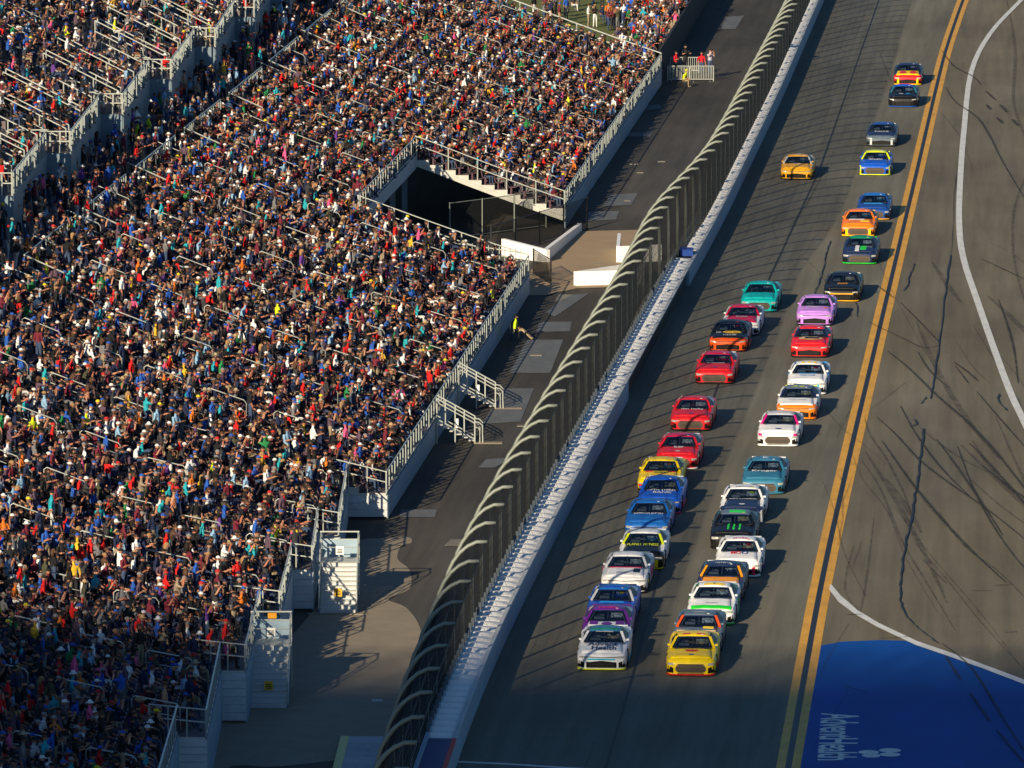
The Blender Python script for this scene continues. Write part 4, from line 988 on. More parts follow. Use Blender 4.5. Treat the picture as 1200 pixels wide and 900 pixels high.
def car(u, v, label, kind=0, side='white', nose=None, hood=None, roof=None, pillar=None, spoiler=None, splitter=None, skirt=None, door=None, helmet='white', rear=None, deco=None, drv=None, cheek=None):
    nose = nose or side; hood = hood or side; roof = roof or side; pillar = pillar or roof; rear = rear or side
    p = W(u, v); k = slope_y(p.y); ang = -math.atan(k) + random.uniform(-.006, .006)
    g = thing('race_car', (p.x + k * 2.47, p.y + 2.47, 0), label, 'race car', 'stock cars racing in two lines', ang)
    part('body', ME['body'], [P_(side), P_(nose), M_DARK], g)
    part('hood', ME['hood'], P_(hood), g); part('roof', ME['roof'], P_(roof), g)
    part('windshield', ME['windshield'], M_GLASS, g); part('sun_strip', ME['banner'], P_('navy') if helmet != 'none' else P_(roof), g)
    [(part('front_pillar', ME['pillar%d' % sx], P_(pillar), g), part('side_window', ME['sideglass%d' % sx], M_BLACK, g), part('rear_pillar', ME['rearpillar%d' % sx], P_(rear), g)) for sx in (-1, 1)]
    part('rear_window', ME['rearglass'], M_BLACK, g); part('spoiler', ME['spoiler'], P_(spoiler or roof), g)
    part('cabin_floor', ME['cabin'], M_CABIN, g); part('roll_cage', ME['cage'], M_CAGE, g); part('seat', ME['seat'], _mats['racing_seat'], g); part('cabin_box', ME['boxes'], M_CAGE, g)
    gr = part('grille', ME['g%d' % kind], [M_GRILLE, M_GRILLET, M_GRILLE][kind], g)
    part('grille_bar', ME['bars'], M_SPL, gr)
    if kind == 0: part('grille_line', ME['line0'], M_SPL, g)
    if kind == 1: part('grille_frame', ME['gframe'], M_SPL, gr)
    for sx in (-1, 1):
        part('headlight', ME['lamp%d%d' % (kind, sx)], M_LAMP, g); part('air_intake', ME['intake%d' % sx], M_GRILLE, g)
        if cheek: part('bumper_stripe', ME['cheek%d' % sx], P_(cheek), g)
    part('splitter', ME['splitter'], P_(splitter) if splitter else M_SPL, g); [part('mirror', ME['mirrors'], P_(side), g, (sx * .94, -.68, .93)) for sx in (-1, 1)]
    if skirt: [part('side_skirt', side_panels['side_skirt', sx], P_(skirt), g) for sx in (-1, 1)]
    if door: [part('door_decal', side_panels['door_decal', sx], P_(door), g) for sx in (-1, 1)]
    for sx in (-1, 1):
        for yw in (-1.42, 1.37):
            wh = part('wheel', hub_me, M_RIM, g, (sx * .84, yw, .345)); part('tyre', TY, M_TYRE, wh); part('rim', RM, M_RIM, wh)
    rl = random.Random(label)
    for q in range(5):
        yq = -2.0 + .12 * q + .02; zq = rl.uniform(.40, .58); wq = rl.uniform(.05, .10)
        if yq > -1.85 and yq < -.98: continue
        sd = MB().box(.985, 1.008, yq - wq / 2, yq + wq / 2, zq - .03, zq + .03).build('sponsor_decal', P_(rl.choice(['white', 'black', 'yellow', 'red', 'silver'])), g)
    for q in range(3):
        sd = MB().box(.99, 1.012, -.90 + .11 * q, -.82 + .11 * q, .36, .42).build('sponsor_decal', P_(rl.choice(['white', 'black', 'yellow', 'red'])), g)
    M = Matrix.Translation(g.location) @ Matrix.Rotation(ang, 4, 'Z')
    dpos = M @ Vector((.34, .06, .93))
    d = bpy.data.objects.new('person', DRV); COL.objects.link(d); d.location = dpos; d.rotation_euler = (0, 0, ang)
    DRV.materials.append(M_DARK) if not DRV.materials else None
    d.material_slots[0].link = 'OBJECT'; d.material_slots[0].material = P_(drv or random.choice(['silver', 'white', 'tan', side, 'steel']))
    tag(d, drv_label(helmet, label), 'person', 'drivers in the race cars')
    h = part('helmet', HELM, P_(helmet), d, (0, -.03, .19)); part('visor', VISOR, M_BLACK, d, (0, -.033, .19))
    if deco: deco(g)
    CARS.append(g); return g
D = decal
wM, nM, rM, yM, kM = P_('white'), P_('navy'), P_('red'), P_('yellow'), P_('black')
def hood_word(t, c='white', y=-1.5, w_=1.15, h_=.42): return lambda g: D(g, t, P_(c), 0, y, w_, h_)
def words(*a): return lambda g: [D(g, t, P_(c), x, y, w_, h_, s_) for (t, c, x, y, w_, h_, s_) in a]
def multi(*fs): return lambda g: [f(g) for f in fs]
RN = lambda t, c: (t, c, 0, .38, .55, .62, 'roof')
# outer line, front to back
car(704.5, 786.5, 'white race car with navy AdventHealth hood lettering, leading the outer line', 0, 'white', nose='white', roof='steel', pillar='white', splitter='neon', skirt='cyan', spoiler='white', helmet='black', rear='white',
    deco=multi(words(('Advent', 'navy', -.02, -1.22, 1.18, .50, 'hood'), ('Health', 'navy', .06, -1.78, .98, .50, 'hood'), ('AdventHealth', 'white', 0, .92, .7, .07, 'glass')),
               lambda g: patch([-.55, -.3, 0, .3, .55], lambda x: .44, lambda x: .50, .016).build('bumper_stripe', P_('cyan'), g), lambda g: top_panel(lambda y: -.5, lambda y: .5, -.02, .12, 6, 1, .008, roof_z).build('roof_stripe', P_('darkgreen'), g)))
car(708.5, 761, 'purple and white race car behind the white leader of the outer line', 1, 'purple', hood='white', nose='white', roof='purple', pillar='purple', rear='white', spoiler='purple', helmet='white', splitter='purple',
    deco=multi(lambda g: hood_rect(g, P_('purple'), -.70, -.36, -1.6, -.95), lambda g: hood_rect(g, P_('purple'), .36, .70, -1.6, -.95), lambda g: ellipse_decal(g, P_('purple'), 0, -1.35, .22, .2), words(('FedEx', 'magenta', 0, .1, .8, .3, 'roof'))))
car(714.5, 736, 'blue race car with white roof edge and pillars, third in the outer line', 1, 'blue', roof='midblue', pillar='silver', rear='white', spoiler='darkblue', helmet='yellow', splitter='blue',
    deco=multi(lambda g: top_panel(lambda y: -.4, lambda y: .4, -.02, .3, 6, 2, .010, roof_z).build('roof_stripe', P_('blue'), g), lambda g: hood_rect(g, P_('sky'), -.5, .5, -1.25, -1.12)))
car(731, 696, 'silver-white race car with red line and black patch on the hood', 0, 'silver', hood='white', nose='white', roof='white', pillar='silver', rear='silver', spoiler='grey', helmet='white', splitter='black', door='magenta',
    deco=multi(lambda g: hood_rect(g, P_('crimson'), -.68, .68, -1.02, -.95), lambda g: hood_rect(g, P_('black'), .34, .62, -1.75, -1.2), words(('UNITED', 'navy', -.12, -1.82, .45, .14, 'hood'))))
car(750.5, 668, 'white race car with black hood and yellow block lettering, in the outer line', 2, 'white', hood='black', nose='black', roof='white', pillar='neon', rear='silver', spoiler='white', helmet='white', splitter='yellow', cheek='yellow',
    deco=words(('PLANET FITNESS', 'neon', 0, -1.12, 1.34, .36, 'hood')))
car(757.5, 631, 'blue race car with one narrow white hood line, lower of two blue ones', 1, 'midblue', roof='midblue', pillar='midblue', rear='midblue', spoiler='midblue', helmet='white', splitter='black',
    deco=multi(words(('INTERSTATE BATTERY', 'white', 0, -1.08, 1.3, .20, 'hood')), lambda g: ellipse_decal(g, P_('sky'), 0, -1.82, .11, .09)))
car(772, 603, 'blue race car with two lines of white hood lettering, upper of two blue ones', 0, 'blue', roof='blue', pillar='blue', rear='white', spoiler='white', helmet='white', splitter='crimson', skirt='crimson',
    deco=words(('FIFTH THIRD', 'white', .02, -1.08, 1.25, .24, 'hood'), ('BANK', 'white', .1, -1.45, .85, .30, 'hood')))
car(771.5, 580, 'yellow race car with red lower corners in the middle of the outer line', 1, 'yellow', roof='yellow', pillar='yellow', rear='neon', spoiler='silver', helmet='orange', splitter='black', cheek='red', skirt='red',
    deco=multi(lambda g: hood_rect(g, P_('red'), -.68, -.35, -1.2, -1.05), lambda g: hood_rect(g, P_('red'), .35, .68, -1.2, -1.05), words(('PENNZOIL', 'black', 0, -1.33, .55, .2, 'hood')), lambda g: ellipse_decal(g, P_('darkblue'), 0, -1.86, .13, .1),
               lambda g: [patch([sx * .60, sx * .75, sx * .88, sx * .92], lambda x: .38, lambda x: .47, .02).build('bumper_stripe', P_('red'), g) for sx in (-1, 1)]))
car(793, 550.6, 'red race car with small pale hood mark, lowest of three plain red ones', 1, 'red', roof='crimson', pillar='red', rear='silver', spoiler='silver', helmet='white', splitter='white',
    deco=multi(words(('RUSH', 'white', 0, -1.2, .42, .32, 'hood')), lambda g: ellipse_decal(g, P_('silver'), 0, -1.88, .12, .09)))
car(809, 505.6, 'red race car with white hood script, middle of three plain red ones', 1, 'red', roof='red', pillar='red', rear='white', spoiler='silver', helmet='white', splitter='black',
    deco=multi(words(('Haas Tooling', 'white', 0, -1.12, 1.05, .30, 'hood')), lambda g: ellipse_decal(g, P_('darkblue'), 0, -1.88, .13, .09)))
car(837, 450.6, 'red race car with white rear quarter, highest of three plain red ones', 1, 'red', roof='crimson', pillar='red', rear='white', spoiler='white', helmet='white', splitter='black',
    deco=multi(words(('GET BIOETHANOL', 'white', 0, -1.05, .9, .16, 'hood')), lambda g: ellipse_decal(g, P_('darkblue'), 0, -1.88, .13, .09)))
car(853, 412.6, 'black and orange race car with yellow oval and white word CLUB on the hood', 0, 'black', nose='redorange', hood='black', roof='black', pillar='black', rear='grey', spoiler='black', helmet='red', splitter='black', cheek='redorange', skirt='redorange',
    deco=multi(lambda g: ellipse_decal(g, P_('yellow'), .14, -1.22, .48, .26), words(('Bass Pro', 'red', .14, -1.22, .66, .20, 'hood'), ('SHOPS', 'white', -.55, -1.28, .26, .24, 'hood'), ('CLUB', 'white', .05, -1.78, .70, .24, 'hood'))))
car(868, 393.6, 'red and white race car half hidden behind the black and orange one', 0, 'white', nose='white', hood='crimson', roof='crimson', pillar='crimson', rear='silver', spoiler='silver', helmet='white', splitter='black',
    deco=words(('DOW', 'silver', 0, -1.3, .6, .3, 'hood')))
car(889, 365.5, 'turquoise race car with bronze grille near the top of the outer line', 1, 'teal', roof='teal', pillar='teal', rear='teal', spoiler='cyan', helmet='white', splitter='teal')
car(933, 211, 'orange-yellow race car running alone high on the track', 0, 'gold', roof='gold', pillar='silver', rear='silver', spoiler='silver', helmet='white', splitter='black',
    deco=words(('3', 'white', 0, .38, .4, .5, 'roof'), ('BREZTRI', 'white', 0, -1.2, .4, .2, 'hood')))
# inner line, front to back
car(809, 793, 'yellow race car with red lower lip leading the inner line', 1, 'yellow', roof='yellow', pillar='yellow', rear='yellow', spoiler='tan', helmet='white', splitter='red', skirt='red',
    deco=multi(words(('SHELL-PENNZOIL', 'black', 0, -1.06, 1.38, .19, 'hood'), ('FREIGHT', 'crimson', 0, -1.32, .52, .15, 'hood')), lambda g: ellipse_decal(g, P_('red'), 0, -1.42, .26, .10), lambda g: ellipse_decal(g, P_('darkblue'), 0, -1.92, .12, .08),
               lambda g: [top_panel(lambda y: a, lambda y: c, .0, .14, 3, 1, .008, roof_z).build('roof_stripe', P_('crimson'), g) for a, c in ((-.42, -.12), (.12, .46))]))
car(816, 767.5, 'grey race car with orange-red windscreen pillars behind the yellow inner leader', 2, 'grey', nose='grey', roof='grey', pillar='redorange', rear='steel', spoiler='grey', helmet='white', splitter='red', cheek='yellow',
    deco=lambda g: [hood_rect(g, P_('yellow'), .2, .62, -1.2, -.98), D(g, 'FORD', P_('silver'), 0, .15, .5, .14, 'roof')])
car(833, 733, 'white race car with bright green curved band above the nose', 0, 'white', nose='white', roof='white', pillar='white', rear='darkgreen', spoiler='silver', helmet='tan', splitter='green', door='darkgreen', skirt='darkgreen',
    deco=multi(lambda g: top_panel(lambda y: -.82, lambda y: .82, -2.34, -2.06, 10, 3, .045).build('hood_stripe', P_('green'), g), lambda g: patch([-.86, -.6, -.3, 0, .3, .6, .86], lambda x: .46, lambda x: .57 + .02 * abs(x), .012).build('bumper_stripe', P_('green'), g),
               lambda g: top_panel(lambda y: -.42, lambda y: .42, .0, .35, 6, 2, .008, roof_z).build('roof_stripe', P_('yellow'), g), words(('7', 'black', 0, .17, .12, .3, 'roof'), ('NUTRIEN', 'grey', 0, -1.75, .5, .10, 'hood'))))
car(843, 707, 'navy race car with orange pillars and orange lettered band at the hood base', 2, 'navy', nose='navy', hood='amber', roof='navy', pillar='amber', rear='steel', spoiler='silver', helmet='white', splitter='navy',
    deco=words(('BASS PRO-TRACKER', 'darkblue', 0, -1.04, 1.1, .15, 'hood'), ('TOYOTA', 'white', 0, .1, .7, .18, 'roof')))
car(864, 677, 'white race car with red and blue hood lettering, behind the orange-banded one', 2, 'white', roof='white', pillar='white', rear='white', spoiler='silver', helmet='red', splitter='white', cheek='crimson', skirt='purple',
    deco=words(('MO', 'red', -.14, -1.25, .42, .40, 'hood'), ('O', 'darkblue', .24, -1.25, .3, .42, 'hood'), ('MOBIL', 'crimson', 0, .12, .66, .2, 'roof')))
car(858, 644.5, 'black race car with three green claw marks on the hood', 2, 'black', roof='grey', pillar='black', rear='steel', spoiler='black', helmet='tan', splitter='black', door='grey',
    deco=multi(lambda g: [top_panel(lambda y, a=a: a - .03 + .012 * math.sin(9 * y + a * 9), lambda y, a=a: a + .045 + .012 * math.sin(14 * y + a * 9), -1.75, -1.0, 2, 8, .048).build('claw_mark', P_('green'), g) for a in (-.24, .0, .26)],
               lambda g: top_panel(lambda y: -.28, lambda y: .42, .0, .4, 5, 2, .008, roof_z).build('roof_stripe', P_('green'), g)))
car(868.5, 614, 'white race car with navy hood directly below the steel-blue one', 1, 'white', hood='navy', nose='navy', roof='white', pillar='white', rear='steel', spoiler='white', helmet='neon', splitter='white',
    deco=multi(words(('BUILD SUBMARINES', 'white', 0, -1.02, 1.2, .10, 'hood'), ('SUBMARINES', 'grey', 0, .1, .8, .18, 'roof')), lambda g: ellipse_decal(g, P_('silver'), 0, -1.86, .14, .09), lambda g: [patch([sx * .86, sx * .90, sx * .93, sx * .95], lambda x: .12, lambda x: .6, .02).build('bumper_stripe', P_('white'), g) for sx in (-1, 1)]))
car(894, 579.6, 'steel-blue race car with white arched hood lettering and white spoiler ends', 1, 'steel', roof='steel', pillar='steel', rear='steel', spoiler='white', helmet='white', splitter='steel',
    deco=words(('Kroger', 'white', 0, -1.15, 1.15, .34, 'hood'), ('K', 'white', 0, .25, .3, .4, 'roof')))
car(911.5, 524, 'white race car with pink pillars and pink corners in the inner line', 1, 'white', roof='silver', pillar='magenta', rear='silver', spoiler='silver', helmet='none' if False else 'white', splitter='white',
    deco=multi(lambda g: ellipse_decal(g, P_('darkblue'), 0, -1.86, .16, .10), lambda g: [patch([sx * .74, sx * .84, sx * .92], lambda x: .53, lambda x: .64, .03).build('bumper_stripe', P_('magenta'), g) for sx in (-1, 1)]))
car(933, 492, 'white-hooded race car with orange nose below the white and blue one', 0, 'white', nose='orange', hood='white', roof='grey', pillar='navy', rear='silver', spoiler='neon', helmet='white', splitter='orange',
    deco=words(('AUTOTRADER', 'silver', 0, -1.45, .9, .16, 'hood'), ('42', 'neon', -.05, .1, .7, .2, 'roof')))
car(945, 463, 'white and sky-blue race car with blue hood lettering and three yellow roof marks', 0, 'white', nose='white', roof='white', pillar='white', rear='sky', spoiler='sky', helmet='crimson', splitter='white', door='sky', cheek=None,
    deco=multi(words(('HENDRICK', 'sky', .0, -1.08, .95, .22, 'hood'), ('CARS.COM', 'sky', -.02, -1.42, .75, .22, 'hood')), lambda g: [top_panel(lambda y, a=a: a - .09, lambda y, a=a: a + .09, .0, .4, 2, 2, .008, roof_z).build('roof_mark', P_('yellow'), g) for a in (-.3, 0, .3)],
               lambda g: patch([-.86, -.6, -.3, 0, .3, .6, .86], lambda x: .44, lambda x: .50 + .03 * abs(x), .012).build('bumper_stripe', P_('cyan'), g)))
car(948.5, 419.5, 'red race car with gold and black hood picture in the inner line', 0, 'red', roof='red', pillar='navy', rear='sky', spoiler='white', helmet='white', splitter='black',
    deco=multi(lambda g: ellipse_decal(g, P_('tan'), 0, -1.3, .62, .34), lambda g: hood_rect(g, P_('black'), -.3, .45, -1.35, -1.1, z=.056), words(('GRIZZLY', 'gold', 0, -1.5, .8, .2, 'hood'))))
car(954.5, 382, 'lilac race car with small orange mark on the hood', 0, 'lilac', roof='lilac', pillar='lilac', rear='silver', spoiler='lilac', helmet='white', splitter='black', cheek='lilac',
    deco=multi(words(('Celsius', 'white', -.15, -1.25, .7, .25, 'hood')), lambda g: ellipse_decal(g, P_('orange'), .52, -1.4, .14, .10)))
car(986, 354, 'black race car with gold hood emblem and gold lower nose line', 0, 'black', roof='black', pillar='black', rear='grey', spoiler='silver', helmet='white', splitter='gold',
    deco=multi(words(('JACKS', 'gold', 0, -1.35, .55, .4, 'hood')), lambda g: patch([-.86, -.6, -.3, 0, .3, .6, .86], lambda x: .42, lambda x: .47 + .03 * abs(x), .014).build('bumper_stripe', P_('gold'), g)))
car(1007, 310, 'navy race car with white and green hood stripe in the upper inner line', 1, 'navy', roof='darkgreen', pillar='navy', rear='steel', spoiler='green', helmet='white', splitter='green',
    deco=multi(lambda g: hood_rect(g, P_('white'), -.28, -.06, -2.2, -.95), lambda g: hood_rect(g, P_('green'), .0, .34, -1.9, -1.1), words(('JOHN', 'white', .5, -1.3, .3, .15, 'hood'))))
car(1005.5, 277.6, 'orange and yellow race car with white hood band ahead of the blue one', 1, 'orange', nose='orange', roof='orange', pillar='orange', rear='grey', spoiler='yellow', helmet='white', splitter='yellow', cheek='yellow',
    deco=multi(lambda g: hood_rect(g, P_('silver'), -.6, .3, -1.25, -1.05), lambda g: hood_rect(g, P_('yellow'), .1, .6, -1.7, -1.35)))
car(1023, 258, 'blue race car with yellow lower corner behind the orange and yellow one', 1, 'darkblue', roof='midblue', pillar='darkblue', rear='midblue', spoiler='tan', helmet='white', splitter='gold',
    deco=lambda g: hood_rect(g, P_('sky'), -.6, .5, -1.3, -1.15))
car(1025, 206, 'bright blue race car outlined in neon yellow', 1, 'blue', hood='blue', nose='blue', roof='neon', pillar='neon', rear='blue', spoiler='neon', helmet='white', splitter='neon', skirt='neon',
    deco=multi(words(('MENARDS', 'white', 0, -1.15, .85, .3, 'hood')), lambda g: [patch([sx * .86, sx * .90, sx * .93, sx * .95], lambda x: .10, lambda x: .62, .02).build('bumper_stripe', P_('neon'), g) for sx in (-1, 1)]))
car(1032.5, 172, 'dark navy race car with pale hood mark near the top of the inner line', 0, 'navy', nose='grey', roof='darkblue', pillar='navy', rear='steel', spoiler='white', helmet='white', splitter='black', cheek='silver',
    deco=words(('NOS', 'white', 0, -1.3, .9, .3, 'hood')))
car(1058, 126, 'black race car with blue roof and blue lower lip, second from the back', 0, 'black', nose='black', roof='blue', pillar='steel', rear='steel', spoiler='sky', helmet='white', splitter='blue',
    deco=multi(words(('Ally', 'white', -.15, -1.5, .3, .35, 'hood')), lambda g: ellipse_decal(g, P_('sky'), .3, -1.5, .16, .14)))
car(1063.5, 100, 'red and yellow race car with two red hood discs, rearmost of all', 2, 'navy', nose='red', hood='yellow', roof='navy', pillar='navy', rear='steel', spoiler='white', helmet='white', splitter='yellow', cheek='yellow',
    deco=lambda g: [ellipse_decal(g, P_('red'), sx * .36, -1.6, .26, .42) for sx in (-1, 1)])

# ------------------------------------------------------------------ people
def attr_mat(name, attr, rough=.8, k=1.0):
    m = bpy.data.materials.new(name); m.use_nodes = True; t = m.node_tree; b = t.nodes['Principled BSDF']
    a = t.nodes.new('ShaderNodeAttribute'); a.attribute_type = 'INSTANCER'; a.attribute_name = attr
    nz = t.nodes.new('ShaderNodeTexNoise'); nz.inputs['Scale'].default_value = 7; tc = t.nodes.new('ShaderNodeTexCoord')
    mr = t.nodes.new('ShaderNodeMapRange'); mr.inputs['To Min'].default_value = .65 * k; mr.inputs['To Max'].default_value = 1.35 * k
    sc = t.nodes.new('ShaderNodeVectorMath'); sc.operation = 'SCALE'
    t.links.new(tc.outputs['Object'], nz.inputs['Vector']); t.links.new(nz.outputs['Fac'], mr.inputs['Value']); t.links.new(mr.outputs[0], sc.inputs['Scale'])
    t.links.new(a.outputs['Color'], sc.inputs[0]); t.links.new(sc.outputs[0], b.inputs['Base Color'])
    b.inputs['Roughness'].default_value = rough; b.inputs['Specular IOR Level'].default_value = .3; return m
M_SKIN = attr_mat('skin', 'skin_color', .6); M_SHIRT = attr_mat('shirt_cloth', 'shirt_color', .85); M_TROU = attr_mat('trouser_cloth', 'trouser_color', .85); M_HEAD = attr_mat('headwear', 'head_color', .8)
M_SHOE = mat('shoe', (.06, .05, .05), .7); M_EYE = mat('eye', (.02, .015, .012), .4); M_LIP = mat('lips', (.32, .10, .08), .5)
# skeletons: x forward, y left, z up, metres; seated figures have their feet on the step at z = 0
def pose(kind):
    seated = kind.startswith('sit')
    if seated:
        hip, chest, neck = (0, 0, .50), (.03, 0, .82), (.05, 0, 1.02)
        if kind == 'sit_lean': chest, neck = (.12, 0, .80), (.20, 0, .98)
        knee, foot = (.42, .12, .52), (.43, .12, .09)
        if kind == 'sit_stretch': knee, foot = (.40, .10, .55), (.86, .12, .12)
    else:
        hip, chest, neck = (0, 0, .93), (0, 0, 1.27), (.01, 0, 1.46); knee, foot = (.03, .11, .50), (0, .13, .08)
        if kind == 'stand_stride': knee, foot = (.10, .11, .50), (.02, .13, .08)
    cx, cz = chest[0], chest[2]
    N = [(hip, (.155, .12)), (((hip[0] + chest[0]) / 2, 0, (hip[2] + chest[2]) / 2), (.145, .105)), (chest, (.175, .115)), (neck, .055), ((neck[0] + .01, 0, neck[2] + .09), .052), ((neck[0] + .025, 0, neck[2] + .16), (.085, .095)), ((neck[0] + .02, 0, neck[2] + .24), (.075, .088))]
    Ed = [(0, 1), (1, 2), (2, 3), (3, 4), (4, 5), (5, 6)]; reg = ['t', 's', 's', 's', 'k', 'k', 'k']
    for sy in (1, -1):
        sh = (cx, sy * .19, cz + .11)
        rest = ((cx + .03, sy * .26, cz - .13), (cx + .26, sy * .17, cz - .20))
        if kind.startswith('stand'): rest = ((cx - .01, sy * .26, cz - .16), (cx + .08, sy * .27, cz - .42))
        up_ = ((cx + .18, sy * .24, cz + .02), (cx + .27, sy * .08, neck[2] + .12))
        wave = ((cx + .02, sy * .27, cz + .33), (cx + .06, sy * .22, cz + .62))
        fold = ((cx + .05, sy * .26, cz - .13), (cx + .20, sy * .02, cz - .05))
        fwd = ((cx + .10, sy * .25, cz - .10), (cx + .36, sy * .20, cz - .02))
        el, hd = {'phone': (up_, up_), 'wave': (wave, rest), 'wavel': (rest, wave), 'cross': (fold, fold), 'fwd': (fwd, fwd), 'point': (fwd, rest), 'cheer': (wave, wave)}.get(kind.split('_')[1], (rest, rest))[0 if sy > 0 else 1]
        i = len(N); N += [(sh, .066), (el, .050), (hd, .038)]; Ed += [(2, i), (i, i + 1), (i + 1, i + 2)]; reg += ['s', 's', 'k']
        hp = (hip[0] + .02, sy * .10, hip[2] - .03)
        i = len(N); N += [(hp, .095), ((knee[0], sy * knee[1], knee[2]), .062), ((foot[0], sy * foot[1], foot[2]), .042), ((foot[0] + .15, sy * (foot[1] + .01), .045), .038)]
        Ed += [(0, i), (i, i + 1), (i + 1, i + 2), (i + 2, i + 3)]; reg += ['t', 't', 't', 'o']
    return N, Ed, reg
SLEEVE = {'s': 1}
def person_mesh(kind, sub=1, head=None, fine=True):
    N, Ed, reg = pose(kind); me = skin_mesh(N, Ed, 'person', sub)
    me.materials.clear()
    for m in (M_SKIN, M_SHIRT, M_TROU, M_SHOE, M_EYE, M_LIP, M_HEAD): me.materials.append(m)
    P = [Vector(n[0]) for n in N]; code = {'k': 0, 's': 1, 't': 2, 'o': 3}
    for f in me.polygons:
        c = f.center; best = None
        for a, e in Ed:
            A, B = P[a], P[e]; t_ = max(0, min(1, (c - A).dot(B - A) / (B - A).length_squared)); d = (c - (A + (B - A) * t_)).length
            d -= (N[a][1][0] if isinstance(N[a][1], tuple) else N[a][1]) * .6
            if best is None or d < best[0]: best = (d, a if t_ < .5 else e, a, e, t_)
        r = code[reg[best[1]]]
        if reg[best[3]] == 'k' and reg[best[2]] == 's' and best[3] >= 7: r = 0 if best[4] > -1 else 1      # bare forearm
        f.material_index = r; f.use_smooth = True
    hx, hz = P[5].x, P[5].z; b = MB()
    # face: nose, eyes, mouth, ears ; fingers and thumb
    b.add([(hx + .088, -.014, hz - .0), (hx + .088, .014, hz - .0), (hx + .092, 0, hz + .035), (hx + .118, 0, hz + .004)], [(0, 1, 3), (1, 2, 3), (2, 0, 3)], 0)
    for sy in (-1, 1):
        b.box(hx + .084, hx + .094, sy * .034 - .011, sy * .034 + .011, hz + .028, hz + .040, 4)
        b.box(hx - .02, hx + .015, sy * .088 - .008, sy * .088 + .008, hz - .01, hz + .045, 0)
    b.box(hx + .082, hx + .095, -.022, .022, hz - .036, hz - .026, 5)
    hands = [i for i in range(len(N)) if reg[i] == 'k' and i > 6]
    for i in hands:
        A, B = P[i - 1], P[i]; d = (B - A).normalized(); s_ = d.cross(Vector((0, 0, 1)))
        if s_.length < .1: s_ = Vector((0, 1, 0))
        s_.normalize(); u_ = s_.cross(d)
        for q, l in ((-.027, .06), (-.009, .075), (.009, .07), (.027, .055)):
            a0 = B + d * .02 + s_ * q; m1 = a0 + d * l * .6 - u_ * .004; b.beam(a0, m1, .017, .016, 0); b.beam(m1, m1 + d * l * .4 - u_ * .02, .015, .014, 0)
        sd_ = 1 if B.y < 0 else -1
        b.beam(B - d * .01 + s_ * .03 * sd_, B + d * .035 + s_ * .062 * sd_ - u_ * .012, .019, .018, 0)
    if head: head_mb(b, head, hx, hz)
    o_ = len(me.vertices); bm = bmesh.new(); bm.from_mesh(me)
    vs = [bm.verts.new(p) for p in b.v]; bm.verts.ensure_lookup_table()
    for f, mi in zip(b.f, b.m):
        try: nf = bm.faces.new([vs[k] for k in f]); nf.material_index = mi; nf.smooth = (mi == 6)
        except ValueError: pass
    bm.to_mesh(me); bm.free(); me['hx'] = hx; me['hz'] = hz
    return me
def dome(b, c, rx, rz, z0, mi, n=10, rings=3):
    o = len(b.v)
    for j in range(rings + 1):
        t_ = math.pi / 2 * j / rings
        for k in range(n): a = 2 * math.pi * k / n; b.v.append((c[0] + rx * math.cos(t_) * math.cos(a), c[1] + rx * .9 * math.cos(t_) * math.sin(a), c[2] + z0 + rz * math.sin(t_)))
    for j in range(rings):
        for k in range(n): b.f.append((o + j * n + k, o + j * n + (k + 1) % n, o + (j + 1) * n + (k + 1) % n, o + (j + 1) * n + k)); b.m.append(mi)
def head_mb(b, head, hx, hz, mi=6):
    c = (hx - .005, 0, hz + .045)
    if head == 'cap':
        dome(b, c, .108, .10, .015, mi)
        b.add([(hx + .08, -.07, hz + .065), (hx + .08, .07, hz + .065), (hx + .185, .045, hz + .05), (hx + .185, -.045, hz + .05), (hx + .08, -.07, hz + .075), (hx + .08, .07, hz + .075), (hx + .185, .045, hz + .058), (hx + .185, -.045, hz + .058)], [(0, 3, 2, 1), (4, 5, 6, 7), (2, 3, 7, 6)], mi)
    elif head == 'hat':
        dome(b, c, .10, .11, .03, mi)
        n = 12; o = len(b.v)
        for rr, z in ((.10, .04), (.165, .02), (.10, .025), (.165, .005)):
            for k in range(n): a = 2 * math.pi * k / n; b.v.append((c[0] + rr * math.cos(a), rr * math.sin(a), hz + .04 + z))
        for r0, r1 in ((0, 1), (3, 2)):
            for k in range(n): b.f.append((o + r0 * n + k, o + r0 * n + (k + 1) % n, o + r1 * n + (k + 1) % n, o + r1 * n + k)); b.m.append(mi)
    elif head == 'short':
        dome(b, (c[0] - .022, 0, c[2]), .108, .098, .005, mi)
    elif head == 'long':
        dome(b, (c[0] - .022, 0, c[2]), .112, .10, .0, mi)
        for (x0, x1, w0, w1, z0, z1) in ((-.125, -.01, .10, .085, -.19, .02),):
            b.hexa([(hx + x0, -w1, hz + z0), (hx + x1, -w1, hz + z0), (hx + x1, w1, hz + z0), (hx + x0, w1, hz + z0), (hx + x0, -w0, hz + z1 + .03), (hx + x1, -w0, hz + z1 + .03), (hx + x1, w0, hz + z1 + .03), (hx + x0, w0, hz + z1 + .03)], mi)
POSES = ['sit_rest', 'sit_phone', 'sit_lean', 'sit_fwd', 'sit_cross', 'sit_wave', 'stand_rest', 'stand_phone', 'stand_cross', 'stand_fwd', 'stand_wave']
HEADS = ['cap', 'hat', 'short', 'long']
BODY = {p: person_mesh(p) for p in POSES + ['sit_stretch']}
HEADM = {}
for p in POSES + ['sit_stretch']:
    for h in HEADS:
        b = MB(); head_mb(b, h, BODY[p]['hx'], BODY[p]['hz'], 0); HEADM[p, h] = b.mesh({'cap': 'cap', 'hat': 'hat'}.get(h, 'hair'), M_HEAD, smooth=True)
